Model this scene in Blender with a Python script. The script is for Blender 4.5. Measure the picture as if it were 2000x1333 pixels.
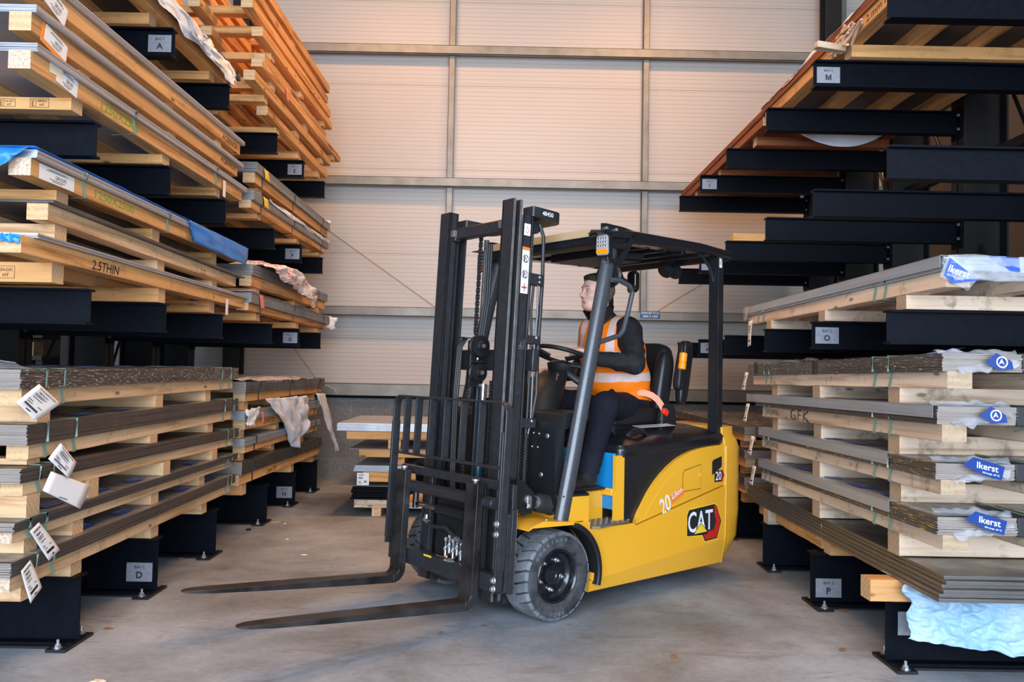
import bpy, math, random
import numpy as np
from mathutils import Vector, Matrix, Euler
PI = math.pi
D = PI / 180
scene = bpy.context.scene
for o in list(bpy.data.objects):
    bpy.data.objects.remove(o, do_unlink=True)
col = scene.collection
random.seed(7)

# ------------------------------------------------------------------ camera
CAM_H, YAW, PITCH, ROLL, FPX = 1.3, 0.24 * D, 1.95 * D, 1.05 * D, 1600.0
fwd = Vector((math.sin(YAW) * math.cos(PITCH), math.cos(YAW) * math.cos(PITCH), math.sin(PITCH)))
rt = Vector((math.cos(YAW), -math.sin(YAW), 0))
up = rt.cross(fwd)
r2 = rt * math.cos(ROLL) + up * math.sin(ROLL)
u2 = r2.cross(fwd)
camd = bpy.data.cameras.new('camera')
cam = bpy.data.objects.new('camera', camd)
col.objects.link(cam)
M = Matrix((r2, u2, -fwd)).transposed().to_4x4()
M.translation = (0, 0, CAM_H)
cam.matrix_world = M
camd.sensor_width = 36
camd.lens = FPX / 2000 * 36
camd.clip_end = 200
scene.camera = cam

# ------------------------------------------------------------------ light
w = bpy.data.worlds.new('overcast_sky')
scene.world = w
w.use_nodes = True
nt = w.node_tree
bg = nt.nodes['Background']
bg.inputs['Color'].default_value = (0.66, 0.79, 1.0, 1)
bg.inputs['Strength'].default_value = 3.0

def area(name, loc, rot, sx, sy, power, colr, spread=None):
    l = bpy.data.lights.new(name, 'AREA')
    l.shape = 'RECTANGLE'; l.size = sx; l.size_y = sy
    l.energy = power; l.color = colr
    if spread: l.spread = spread
    o = bpy.data.objects.new(name, l)
    col.objects.link(o); o.location = loc; o.rotation_euler = rot
    return o

# daylight falling in through the open front of the shed (behind the camera)
area('doorway_daylight', (0, -3.9, 2.6), (PI / 2, 0, 0), 9.0, 4.8, 880, (0.68, 0.83, 1.0))
WARM = (1.0, 0.58, 0.27)
UNSEEN_LAMPS = [(0.1, 2.6, 5.3, 34), (0.1, 5.4, 5.4, 44), (-1.6, 6.9, 6.4, 105), (1.7, 6.9, 6.4, 105)]  # all out of view; the last two added to warm the upper back wall
for lx, ly, lz, lp in UNSEEN_LAMPS:
    area('unseen_warm_light', (lx, ly, lz), (0, 0, 0), 1.2, 0.6, lp, WARM if ly < 6 else (1.0, 0.50, 0.19))
scene.view_settings.view_transform = 'Standard'
scene.view_settings.look = 'None'
scene.view_settings.gamma = 1
scene.view_settings.use_curve_mapping = False
scene.view_settings.exposure = 0.36

# ------------------------------------------------------------------ materials
MATS = {}
def mat_base(name, rough=0.5, metal=0.0, spec=0.5):
    m = bpy.data.materials.new(name); m.use_nodes = True
    b = m.node_tree.nodes['Principled BSDF']
    b.inputs['Roughness'].default_value = rough
    b.inputs['Metallic'].default_value = metal
    b.inputs['Specular IOR Level'].default_value = spec
    MATS[name] = m
    return m, m.node_tree, b

def N(t, kind, **kw):
    n = t.nodes.new(kind)
    for k, v in kw.items():
        if k in n.inputs: n.inputs[k].default_value = v
        else: setattr(n, k, v)
    return n

def ramp(t, fac, stops):
    r = t.nodes.new('ShaderNodeValToRGB')
    e = r.color_ramp.elements
    while len(e) < len(stops): e.new(0.5)
    for el, (p, c) in zip(e, stops):
        el.position = p; el.color = c if len(c) == 4 else (*c, 1)
    t.links.new(fac, r.inputs['Fac'])
    return r.outputs['Color']

def mixc(t, fac, a, b, mode='MIX'):
    m = t.nodes.new('ShaderNodeMix'); m.data_type = 'RGBA'; m.blend_type = mode
    for sock, v in ((m.inputs[0], fac), (m.inputs[6], a), (m.inputs[7], b)):
        if hasattr(v, 'links'): t.links.new(v, sock)
        else: sock.default_value = v if not isinstance(v, tuple) or len(v) == 4 else (*v, 1)
    return m.outputs[2]

def coords(t, scale=(1, 1, 1), kind='Object', rnd=False):
    tc = t.nodes.new('ShaderNodeTexCoord')
    mp = t.nodes.new('ShaderNodeMapping')
    mp.inputs['Scale'].default_value = scale
    t.links.new(tc.outputs[kind], mp.inputs['Vector'])
    if rnd:
        oi = t.nodes.new('ShaderNodeObjectInfo')
        ml = t.nodes.new('ShaderNodeMath'); ml.operation = 'MULTIPLY'; ml.inputs[1].default_value = 37.0
        t.links.new(oi.outputs['Random'], ml.inputs[0])
        cb = t.nodes.new('ShaderNodeCombineXYZ')
        for i in range(3): t.links.new(ml.outputs[0], cb.inputs[i])
        t.links.new(cb.outputs[0], mp.inputs['Location'])
    return mp.outputs[0]

def noise(t, vec, scale=5.0, detail=4.0, rough=0.5, dist=0.0):
    n = t.nodes.new('ShaderNodeTexNoise')
    n.inputs['Scale'].default_value = scale; n.inputs['Detail'].default_value = detail
    n.inputs['Roughness'].default_value = rough; n.inputs['Distortion'].default_value = dist
    t.links.new(vec, n.inputs['Vector'])
    return n.outputs['Fac']

def bump(t, b, h, strength=0.2, dist=0.01):
    n = t.nodes.new('ShaderNodeBump')
    n.inputs['Strength'].default_value = strength; n.inputs['Distance'].default_value = dist
    t.links.new(h, n.inputs['Height']); t.links.new(n.outputs[0], b.inputs['Normal'])

def plain(name, c, rough=0.5, metal=0.0, spec=0.5, var=0.0, nscale=12.0, bstr=0.0, coat=0.0, alpha=1.0):
    m, t, b = mat_base(name, rough, metal, spec)
    if var > 0 or bstr > 0:
        f = noise(t, coords(t), nscale, 5)
        if var > 0:
            lo = tuple(x * (1 - var) for x in c); hi = tuple(min(1, x * (1 + var)) for x in c)
            t.links.new(ramp(t, f, [(0.3, lo), (0.7, hi)]), b.inputs['Base Color'])
        else: b.inputs['Base Color'].default_value = (*c, 1)
        if bstr > 0: bump(t, b, f, bstr, 0.003)
    else: b.inputs['Base Color'].default_value = (*c, 1)
    b.inputs['Coat Weight'].default_value = coat
    b.inputs['Coat Roughness'].default_value = 0.15
    if alpha < 1: b.inputs['Alpha'].default_value = alpha
    return m

def wood(name, axis, base, dark, stain=0.0, tone=0.18):
    """sawn timber, grain along one axis"""
    m, t, b = mat_base(name, 0.72, 0, 0.25)
    s = [22, 22, 22]; s['xyz'.index(axis)] = 0.9
    v = coords(t, tuple(s), rnd=True)
    f = noise(t, v, 1.0, 6, 0.62, 0.6)
    c = ramp(t, f, [(0.34, dark), (0.5, base), (0.75, tuple(min(1, x * 1.18) for x in base))])
    s2 = [3.5, 3.5, 3.5]; s2['xyz'.index(axis)] = 0.8
    f2 = noise(t, coords(t, tuple(s2), rnd=True), 2.0, 3)
    c = mixc(t, f2, c, mixc(t, 0.8, c, (0.62, 0.55, 0.50), 'MULTIPLY'))
    # knots
    vo = t.nodes.new('ShaderNodeTexVoronoi'); vo.inputs['Scale'].default_value = 1.0
    s3 = [9, 9, 9]; s3['xyz'.index(axis)] = 3.2
    t.links.new(coords(t, tuple(s3), rnd=True), vo.inputs['Vector'])
    k = ramp(t, vo.outputs['Distance'], [(0.05, (1, 1, 1)), (0.11, (0, 0, 0))])
    c = mixc(t, k, c, tuple(x * 0.45 for x in dark))
    if stain > 0:
        f3 = noise(t, coords(t, (1, 1, 1), rnd=True), 7.0, 6, 0.7)
        sm = ramp(t, f3, [(0.56, (0, 0, 0)), (0.68, (stain, stain, stain))])
        c = mixc(t, sm, c, (0.10, 0.075, 0.05))
    oi = t.nodes.new('ShaderNodeObjectInfo')
    tr = ramp(t, oi.outputs['Random'], [(0.0, (1 - tone, 1 - tone * 1.15, 1 - tone * 1.3)), (1.0, (1 + tone * .4, 1 + tone * .4, 1 + tone * .4))])
    c = mixc(t, 1.0, c, tr, 'MULTIPLY')
    t.links.new(c, b.inputs['Base Color'])
    bump(t, b, f, 0.35, 0.003)
    return m

OR, ORD = (0.82, 0.44, 0.17), (0.40, 0.175, 0.05)
PA, PAD = (0.84, 0.56, 0.32), (0.54, 0.30, 0.135)
CR, CRD = (0.88, 0.69, 0.52), (0.60, 0.42, 0.28)
for ax in 'xyz':
    wood('orange_timber_' + ax, ax, OR, ORD, 0.25)
    wood('pale_timber_' + ax, ax, PA, PAD, 0.35)
    wood('cream_timber_' + ax, ax, CR, CRD, 0.6)
    wood('red_timber_' + ax, ax, (0.36, 0.12, 0.05), (0.20, 0.055, 0.02), 0.3)
    wood('grey_timber_' + ax, ax, (0.40, 0.34, 0.27), (0.24, 0.20, 0.16), 0.5)

def end_grain(name, base, dark):
    m, t, b = mat_base(name, 0.85, 0, 0.15)
    w_ = t.nodes.new('ShaderNodeTexWave'); w_.wave_type = 'RINGS'
    w_.inputs['Scale'].default_value = 14; w_.inputs['Distortion'].default_value = 3
    t.links.new(coords(t, (1, 1, 1), rnd=True), w_.inputs['Vector'])
    f = noise(t, coords(t), 90, 3)
    c = mixc(t, w_.outputs['Fac'], base, dark)
    c = mixc(t, f, c, tuple(min(1, x * 1.25) for x in base))
    t.links.new(c, b.inputs['Base Color']); bump(t, b, f, 0.6, 0.004)
end_grain('end_grain', (0.58, 0.37, 0.20), (0.40, 0.23, 0.11))
end_grain('cream_end', (0.40, 0.29, 0.19), (0.27, 0.19, 0.12))

def chipboard():
    m, t, b = mat_base('chipboard_end', 0.9, 0, 0.1)
    f = noise(t, coords(t), 120, 4, 0.7)
    t.links.new(ramp(t, f, [(0.35, (0.42, 0.27, 0.17)), (0.55, (0.68, 0.50, 0.36)), (0.7, (0.8, 0.64, 0.48))]), b.inputs['Base Color'])
    bump(t, b, f, 0.8, 0.004)
chipboard()

def sheet_steel(name, c, c2, rough=0.42, metal=0.75, dash=None, rust=0.0):
    m, t, b = mat_base(name, rough, metal)
    f = noise(t, coords(t, (3, 1.2, 120)), 1.0, 5, 0.6)
    cc = ramp(t, f, [(0.3, c), (0.7, c2)])
    if dash:
        for i, (dc, thr) in enumerate(dash):
            fd = noise(t, coords(t, (9 + 5 * i, 16 + 9 * i, 260), rnd=True), 1.0, 1, 0.2)
            mk = ramp(t, fd, [(thr, (0, 0, 0)), (thr + 0.012, (1, 1, 1))])
            cc = mixc(t, mk, cc, dc)
            mt = t.nodes.new('ShaderNodeMath'); mt.operation = 'MULTIPLY'
    if rust:
        fr = noise(t, coords(t, (2, 2, 2), rnd=True), 3.0, 6, 0.7)
        mk = ramp(t, fr, [(0.55, (0, 0, 0)), (0.75, (rust, rust, rust))])
        cc = mixc(t, mk, cc, (0.30, 0.17, 0.08))
    t.links.new(cc, b.inputs['Base Color'])
    fr = noise(t, coords(t, (4, 4, 4)), 2.0, 4)
    t.links.new(ramp(t, fr, [(0.3, (rough * .8,) * 3), (0.7, (min(1, rough * 1.35),) * 3)]), b.inputs['Roughness'])
YD, WD = (0.62, 0.42, 0.08), (0.75, 0.73, 0.70)
sheet_steel('pale_end_edge', (0.23, 0.185, 0.16), (0.35, 0.29, 0.25), 0.6, 0.1)  # paler steel on the short end faces of dark packs
sheet_steel('bright_sheet', (0.42, 0.42, 0.45), (0.62, 0.62, 0.66), 0.40, 0.7)
sheet_steel('galvanised_sheet', (0.30, 0.33, 0.36), (0.42, 0.46, 0.50), 0.40, 0.35)
sheet_steel('dark_sheet', (0.07, 0.065, 0.062), (0.15, 0.135, 0.125), 0.40, 0.45)
sheet_steel('dark_sheet_marked', (0.075, 0.072, 0.068), (0.16, 0.15, 0.14), 0.40, 0.4, dash=[(YD, 0.70), (WD, 0.72)])
sheet_steel('brown_sheet_marked', (0.085, 0.07, 0.06), (0.17, 0.135, 0.11), 0.40, 0.4, dash=[((0.45, 0.28, 0.12), 0.69), (WD, 0.66)])
sheet_steel('brown_sheet', (0.085, 0.068, 0.058), (0.16, 0.12, 0.10), 0.42, 0.4, rust=0.5)
sheet_steel('mill_plate', (0.13, 0.12, 0.11), (0.20, 0.185, 0.17), 0.30, 0.6, rust=0.35)
sheet_steel('grey_sheet', (0.22, 0.215, 0.21), (0.34, 0.33, 0.32), 0.45, 0.5)

plain('rack_black', (0.0028, 0.0038, 0.0070), 0.5, 0.0, 0.08, 0.25, 30, 0.05)
plain('rack_column_brown', (0.012, 0.010, 0.010), 0.5, 0.0, 0.4, 0.3, 6)
plain('base_plate_black', (0.012, 0.012, 0.014), 0.45, 0.2, 0.5, 0.3, 40, 0.1)
plain('zinc', (0.62, 0.64, 0.66), 0.32, 0.9)
plain('chrome', (0.8, 0.8, 0.82), 0.12, 1.0)
plain('label_grey', (0.30, 0.31, 0.35), 0.42, 0.35, 0.5, 0.12, 60)
plain('ink_black', (0.012, 0.012, 0.014), 0.6)
plain('ink_green', (0.22, 0.33, 0.03), 0.8)
plain('ink_brown', (0.09, 0.04, 0.015), 0.8)
plain('ink_red', (0.55, 0.05, 0.03), 0.8)
plain('ink_white', (0.82, 0.82, 0.82), 0.6)
plain('paper_white', (0.80, 0.80, 0.80), 0.7)
plain('paper_yellow', (0.85, 0.58, 0.02), 0.6)
plain('paper_pink', (0.80, 0.22, 0.17), 0.6)
plain('paper_cream', (0.80, 0.70, 0.50), 0.7)
plain('plastic_blue', (0.01, 0.18, 0.62), 0.35, 0, 0.5, 0.2, 8, 0.4)
plain('logo_blue_dimmed', (0.008, 0.040, 0.20), 0.35, 0, 0.4)  # same print, darkened where near ends catch the door light
plain('logo_blue', (0.015, 0.08, 0.50), 0.3, 0, 0.5)  # same print, brightened for patches lying in pack shade
plain('logo_light_blue', (0.10, 0.30, 0.80), 0.3, 0, 0.5)
plain('strap_green', (0.19, 0.31, 0.235), 0.38, 0, 0.5)
plain('strap_black', (0.01, 0.01, 0.01), 0.35)
plain('card_black', (0.018, 0.018, 0.02), 0.6)

def film(name, c, alpha, rough=0.12):
    m, t, b = mat_base(name, rough, 0, 0.5)
    f = noise(t, coords(t), 14, 5, 0.6)
    b.inputs['Base Color'].default_value = (*c, 1)
    t.links.new(ramp(t, f, [(0.3, (alpha * .5,) * 3), (0.75, (min(1, alpha * 1.6),) * 3)]), b.inputs['Alpha'])
    bump(t, b, f, 0.6, 0.01)
film('clear_film', (0.72, 0.74, 0.80), 0.24, 0.08)
film('top_film', (0.50, 0.49, 0.50), 0.42, 0.10)

def wrap_paper(name, c, rough=0.55, marks=True):
    m, t, b = mat_base(name, rough, 0, 0.4)
    f = noise(t, coords(t), 9, 5)
    cc = ramp(t, f, [(0.3, tuple(x * .86 for x in c)), (0.7, c)])
    if marks:
        vo = t.nodes.new('ShaderNodeTexVoronoi'); vo.feature = 'DISTANCE_TO_EDGE'; vo.inputs['Scale'].default_value = 26
        t.links.new(coords(t, (1, 1, 1)), vo.inputs['Vector'])
        f3 = noise(t, coords(t), 12, 2)
        k1 = ramp(t, vo.outputs['Distance'], [(0.05, (1, 1, 1)), (0.10, (0, 0, 0))])
        k2 = ramp(t, f3, [(0.50, (0, 0, 0)), (0.55, (1, 1, 1))])
        k = mixc(t, 1.0, k1, k2, 'MULTIPLY')
        cc = mixc(t, k, cc, (0.62, 0.10, 0.07))
    t.links.new(cc, b.inputs['Base Color']); bump(t, b, f, 0.5, 0.01)
wrap_paper('printed_wrap', (0.80, 0.74, 0.72))
wrap_paper('white_wrap', (0.83, 0.84, 0.88), marks=False)

def tarp():
    m, t, b = mat_base('blue_tarp', 0.42, 0, 0.5)
    f = noise(t, coords(t), 3.5, 6, 0.6, 0.8)
    t.links.new(ramp(t, f, [(0.35, (0.26, 0.45, 0.62)), (0.65, (0.46, 0.60, 0.70))]), b.inputs['Base Color'])
    f2 = noise(t, coords(t), 8, 6, 0.6, 0.3)
    bump(t, b, f2, 0.9, 0.03)
tarp()

# building
def concrete():
    m, t, b = mat_base('concrete', 0.62, 0, 0.35)
    v = coords(t)
    f = noise(t, v, 0.9, 8, 0.62, 0.3)
    c = ramp(t, f, [(0.36, (0.13, 0.132, 0.135)), (0.50, (0.235, 0.252, 0.28)), (0.64, (0.34, 0.365, 0.41))])
    f2 = noise(t, v, 26, 6, 0.75)
    c = mixc(t, 0.10, c, ramp(t, f2, [(0.3, (0.10, 0.10, 0.10)), (0.62, (0.75, 0.75, 0.76))]))
    f3 = noise(t, coords(t, (1, 3.0, 1)), 2.3, 5, 0.7, 1.0)
    c = mixc(t, ramp(t, f3, [(0.54, (0, 0, 0)), (0.72, (0.55,) * 3)]), c, (0.15, 0.12, 0.09))
    # thin scuffs
    wv = noise(t, coords(t, (2.2, 30, 1)), 1.3, 3, 0.5, 1.4)
    c = mixc(t, ramp(t, wv, [(0.665, (0, 0, 0)), (0.70, (0.30,) * 3)]), c, (0.10, 0.09, 0.085))
    f5 = noise(t, v, 7.5, 3, 0.5)
    c = mixc(t, ramp(t, f5, [(0.70, (0, 0, 0)), (0.75, (0.5,) * 3)]), c, (0.15, 0.10, 0.06))
    t.links.new(c, b.inputs['Base Color'])
    t.links.new(ramp(t, f, [(0.3, (0.46,) * 3), (0.7, (0.66,) * 3)]), b.inputs['Roughness'])
    bump(t, b, f2, 0.18, 0.004)
concrete()

def cladding():
    """liner panel: fine horizontal micro-ribs and a joint every metre"""
    m, t, b = mat_base('liner_panel', 0.42, 0, 0.45)
    tc = t.nodes.new('ShaderNodeTexCoord'); sp = t.nodes.new('ShaderNodeSeparateXYZ')
    t.links.new(tc.outputs['Object'], sp.inputs[0])
    def saw(period, width, off=0.0):
        a = t.nodes.new('ShaderNodeMath'); a.operation = 'ADD'; a.inputs[1].default_value = off
        t.links.new(sp.outputs['Z'], a.inputs[0])
        d = t.nodes.new('ShaderNodeMath'); d.operation = 'DIVIDE'; d.inputs[1].default_value = period
        t.links.new(a.outputs[0], d.inputs[0])
        fr = t.nodes.new('ShaderNodeMath'); fr.operation = 'FRACT'; t.links.new(d.outputs[0], fr.inputs[0])
        lt = t.nodes.new('ShaderNodeMath'); lt.operation = 'LESS_THAN'; lt.inputs[1].default_value = width / period
        t.links.new(fr.outputs[0], lt.inputs[0]); return lt.outputs[0]
    rib = saw(0.05, 0.006); joint = saw(1.0, 0.007, 0.38)
    f = noise(t, coords(t, (1, 1, 1)), 0.7, 3)
    c = ramp(t, f, [(0.3, (0.48, 0.43, 0.385)), (0.7, (0.52, 0.465, 0.415))])
    c = mixc(t, rib, c, (0.39, 0.345, 0.31))
    c = mixc(t, joint, c, (0.26, 0.22, 0.20))
    t.links.new(c, b.inputs['Base Color'])
    inv = t.nodes.new('ShaderNodeMath'); inv.operation = 'SUBTRACT'; inv.inputs[0].default_value = 1
    t.links.new(rib, inv.inputs[1]); bump(t, b, inv.outputs[0], 0.35, 0.003)
cladding()

def blockwork():
    m, t, b = mat_base('blockwork', 0.9, 0, 0.2)
    br = t.nodes.new('ShaderNodeTexBrick')
    br.inputs['Scale'].default_value = 1.0
    br.inputs['Brick Width'].default_value = 0.45; br.inputs['Row Height'].default_value = 0.225
    br.inputs['Mortar Size'].default_value = 0.008; br.inputs['Mortar Smooth'].default_value = 0.2
    br.inputs['Color1'].default_value = (0.165, 0.17, 0.172, 1); br.inputs['Color2'].default_value = (0.215, 0.22, 0.225, 1)
    br.inputs['Mortar'].default_value = (0.27, 0.255, 0.235, 1)
    tc = t.nodes.new('ShaderNodeTexCoord'); sp = t.nodes.new('ShaderNodeSeparateXYZ'); cb = t.nodes.new('ShaderNodeCombineXYZ')
    t.links.new(tc.outputs['Object'], sp.inputs[0]); t.links.new(sp.outputs['X'], cb.inputs['X']); t.links.new(sp.outputs['Z'], cb.inputs['Y'])
    t.links.new(cb.outputs[0], br.inputs['Vector'])
    f = noise(t, coords(t), 70, 6, 0.8)
    c = mixc(t, 0.55, br.outputs['Color'], ramp(t, f, [(0.35, (0.08, 0.08, 0.08)), (0.65, (0.36, 0.36, 0.36))]))
    t.links.new(c, b.inputs['Base Color']); bump(t, b, f, 0.7, 0.006)
blockwork()
plain('galv_rail', (0.25, 0.235, 0.20), 0.45, 0.3, 0.5, 0.2, 5)
plain('dark_gap', (0.010, 0.010, 0.010), 0.8)
plain('roof_lining', (0.42, 0.40, 0.37), 0.7)
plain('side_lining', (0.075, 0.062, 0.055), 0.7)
plain('unseen_lamp_housing', (0.3, 0.3, 0.3), 0.5, 0.4)

# ------------------------------------------------------------------ mesh builder
_txt = {}
def text_mesh(s, bold=False):
    key = s
    if key in _txt: return _txt[key]
    cu = bpy.data.curves.new('t', 'FONT'); cu.body = s; cu.size = 1.0
    cu.align_x = 'CENTER'; cu.align_y = 'CENTER'; cu.resolution_u = 3
    cu.fill_mode = 'FRONT'; cu.offset = 0.0 if ('M' in s or 'W' in s or 'm' in s) else (0.03 if len(s) == 1 else 0.012)
    o = bpy.data.objects.new('t', cu)
    me = o.to_mesh()
    vs = [v.co.copy() for v in me.vertices]; fs = [tuple(p.vertices) for p in me.polygons]
    xs = [v.x for v in vs]; ys = [v.y for v in vs]
    wd = (max(xs) - min(xs)) if xs else 1; hh = (max(ys) - min(ys)) if ys else 1
    cx = (max(xs) + min(xs)) / 2; cy = (max(ys) + min(ys)) / 2
    vs = [Vector((v.x - cx, v.y - cy, 0)) for v in vs]
    o.to_mesh_clear(); bpy.data.objects.remove(o); bpy.data.curves.remove(cu)
    if s == 'M':
        pts = [(-.36, -.36), (-.36, .36), (-.18, .36), (0, -.08), (.18, .36), (.36, .36), (.36, -.36), (.21, -.36), (.21, .10), (.06, -.36), (-.06, -.36), (-.21, .10), (-.21, -.36)]
        vs = [Vector((x, y, 0)) for x, y in pts]; wd = .72; hh = .72
        fs = [(0, 12, 11, 1), (1, 11, 2), (11, 10, 3, 2), (10, 9, 3), (9, 8, 4, 3), (8, 5, 4), (8, 7, 6, 5)]
    _txt[key] = (vs, fs, wd, hh)
    return _txt[key]

def frame(origin, xdir, ydir):
    x = Vector(xdir).normalized(); y = Vector(ydir); z = x.cross(y).normalized(); y = z.cross(x)
    m_ = Matrix((x, y, z)).transposed().to_4x4(); m_.translation = Vector(origin)
    return m_

class MB:
    def __init__(s): s.v = []; s.f = []; s.m = []; s.mats = []
    def mi(s, m):
        if m not in s.mats: s.mats.append(m)
        return s.mats.index(m)
    def add(s, vs, fs, m, T=None):
        o = len(s.v); k = s.mi(m)
        for p in vs:
            p = Vector(p); s.v.append(T @ p if T else p)
        for f in fs: s.f.append(tuple(i + o for i in f)); s.m.append(k)
        return s
    def box(s, x0, x1, y0, y1, z0, z1, m, T=None, ends=None):
        vs = [(x, y, z) for x in (x0, x1) for y in (y0, y1) for z in (z0, z1)]
        fs = [(0, 1, 3, 2), (4, 6, 7, 5), (0, 4, 5, 1), (2, 3, 7, 6), (0, 2, 6, 4), (1, 5, 7, 3)]
        if ends is None: return s.add(vs, fs, m, T)
        em, axis = ends
        a = {'x': (0, 1), 'y': (2, 3), 'z': (4, 5)}[axis]
        s.add(vs, [f for i, f in enumerate(fs) if i not in a], m, T)
        return s.add(vs, [fs[i] for i in a], em, T)
    def obox(s, c, size, m, rot=None):
        T = Matrix.Translation(c) @ (rot.to_4x4() if rot else Matrix())
        a, b, c_ = [x / 2 for x in size]
        return s.box(-a, a, -b, b, -c_, c_, m, T)
    def prism(s, poly, a, b, m, plane='xz', T=None, caps=True, mcap=None):
        def P(p, q, h): return {'xz': (p, h, q), 'xy': (p, q, h), 'yz': (h, p, q)}[plane]
        n = len(poly); vs = [P(*p, a) for p in poly] + [P(*p, b) for p in poly]
        fs = [(i, (i + 1) % n, n + (i + 1) % n, n + i) for i in range(n)]
        s.add(vs, fs, m, T)
        if caps: s.add(vs, [tuple(range(n))[::-1], tuple(range(n, 2 * n))], mcap or m, T)
        return s
    def cyl(s, p0, p1, r, m, seg=16, r1=None, caps=True, T=None):
        p0, p1 = Vector(p0), Vector(p1); d = (p1 - p0)
        q = d.to_track_quat('Z', 'Y').to_matrix(); r1 = r if r1 is None else r1
        vs = []
        for p, rr in ((p0, r), (p1, r1)):
            for i in range(seg):
                a = 2 * PI * i / seg; vs.append(p + q @ Vector((rr * math.cos(a), rr * math.sin(a), 0)))
        fs = [(i, (i + 1) % seg, seg + (i + 1) % seg, seg + i) for i in range(seg)]
        if caps: fs += [tuple(range(seg))[::-1], tuple(range(seg, 2 * seg))]
        return s.add(vs, fs, m, T)
    def tube(s, pts, r, m, seg=8, closed=False, rs=None, T=None, flat=None):
        pts = [Vector(p) for p in pts]; n = len(pts); vs = []; prev = None
        for i, p in enumerate(pts):
            if closed: t_ = pts[(i + 1) % n] - pts[i - 1]
            else: t_ = pts[min(i + 1, n - 1)] - pts[max(i - 1, 0)]
            t_.normalize()
            if prev is None: u_ = t_.orthogonal().normalized() if flat is None else (Vector(flat) - t_ * Vector(flat).dot(t_)).normalized()
            else: u_ = (prev - t_ * prev.dot(t_)).normalized()
            prev = u_; w_ = t_.cross(u_); rr = rs[i] if rs else r
            ra, rb = rr if isinstance(rr, tuple) else (rr, rr)
            for k in range(seg):
                a = 2 * PI * (k + 0.5) / seg; vs.append(p + u_ * ra * math.cos(a) + w_ * rb * math.sin(a))
        fs = []
        for i in range(n if closed else n - 1):
            j = (i + 1) % n
            for k in range(seg):
                l = (k + 1) % seg; fs.append((i * seg + k, i * seg + l, j * seg + l, j * seg + k))
        if not closed: fs += [tuple(range(seg))[::-1], tuple(range((n - 1) * seg, n * seg))]
        return s.add(vs, fs, m, T)
    def lathe(s, prof, m, T=None, seg=32, closed=False, caps=True):
        """profile of (r, h) about local z"""
        n = len(prof); vs = []
        for r, h in prof:
            for k in range(seg):
                a = 2 * PI * k / seg; vs.append((r * math.cos(a), r * math.sin(a), h))
        fs = []
        for i in range(n if closed else n - 1):
            j = (i + 1) % n
            for k in range(seg):
                l = (k + 1) % seg; fs.append((i * seg + k, i * seg + l, j * seg + l, j * seg + k))
        if not closed and caps: fs += [tuple(range(seg))[::-1], tuple(range((n - 1) * seg, n * seg))]
        return s.add(vs, fs, m, T)
    def grid(s, fn, nu, nv, m, T=None, thick=0.0):
        vs = [Vector(fn(i / nu, j / nv)) for i in range(nu + 1) for j in range(nv + 1)]
        fs = [(i * (nv + 1) + j, (i + 1) * (nv + 1) + j, (i + 1) * (nv + 1) + j + 1, i * (nv + 1) + j + 1) for i in range(nu) for j in range(nv)]
        return s.add(vs, fs, m, T)
    def loft(s, rings, m, T=None, caps=True, closed=True):
        n = len(rings[0]); vs = [p for r in rings for p in r]
        fs = [(i * n + k, i * n + (k + 1) % n, (i + 1) * n + (k + 1) % n, (i + 1) * n + k) for i in range(len(rings) - 1) for k in range(n)]
        if caps: fs += [tuple(range(n))[::-1], tuple(range((len(rings) - 1) * n, len(rings) * n))]
        return s.add(vs, fs, m, T)
    def quad(s, T, w_, h, m, th=0.0006):
        return s.box(-w_ / 2, w_ / 2, -h / 2, h / 2, 0, th, m, T)
    def text(s, st, T, h, m, w_=None, z=0.0009, th=0.0, shear=0.0):
        vs, fs, wd, hh = text_mesh(st)
        k = h / hh; kx = (w_ / wd) if w_ else k
        return s.add([(v.x * kx + shear * v.y * k, v.y * k, z) for v in vs], fs, m, T)
    def build(s, name, parent=None, bevel=0.0, ang=32, loc=None, rot=None, seg=2, solid=0.0, sub=0):
        me = bpy.data.meshes.new(name)
        me.from_pydata([tuple(p) for p in s.v], [], s.f)
        for m in s.mats: me.materials.append(MATS[m])
        me.polygons.foreach_set('material_index', s.m)
        me.polygons.foreach_set('use_smooth', [True] * len(s.f))
        me.update()
        me.set_sharp_from_angle(angle=ang * D)
        o = bpy.data.objects.new(name, me); col.objects.link(o)
        if parent: o.parent = parent
        if loc: o.location = loc
        if rot: o.rotation_euler = rot
        if solid:
            md = o.modifiers.new('solid', 'SOLIDIFY'); md.thickness = solid; md.offset = 0
        if bevel:
            md = o.modifiers.new('bevel', 'BEVEL'); md.width = bevel; md.segments = seg; md.limit_method = 'ANGLE'; md.angle_limit = 40 * D
            md.harden_normals = False
        if sub:
            md = o.modifiers.new('sub', 'SUBSURF'); md.levels = sub; md.render_levels = sub
        return o

def empty(name, loc=(0, 0, 0), rz=0.0):
    o = bpy.data.objects.new(name, None); col.objects.link(o)
    o.empty_display_size = 0.1; o.location = loc; o.rotation_euler = (0, 0, rz)
    return o
def tag(o, label=None, cat=None, group=None, kind=None):
    if label: o['label'] = label
    if cat: o['category'] = cat
    if group: o['group'] = group
    if kind: o['kind'] = kind
    return o
def struct(o): o['kind'] = 'structure'; return o
def copy_tree(o, parent=None):
    c = o.copy(); col.objects.link(c); c.parent = parent
    for ch in list(o.children): copy_tree(ch, c)
    return c
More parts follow.
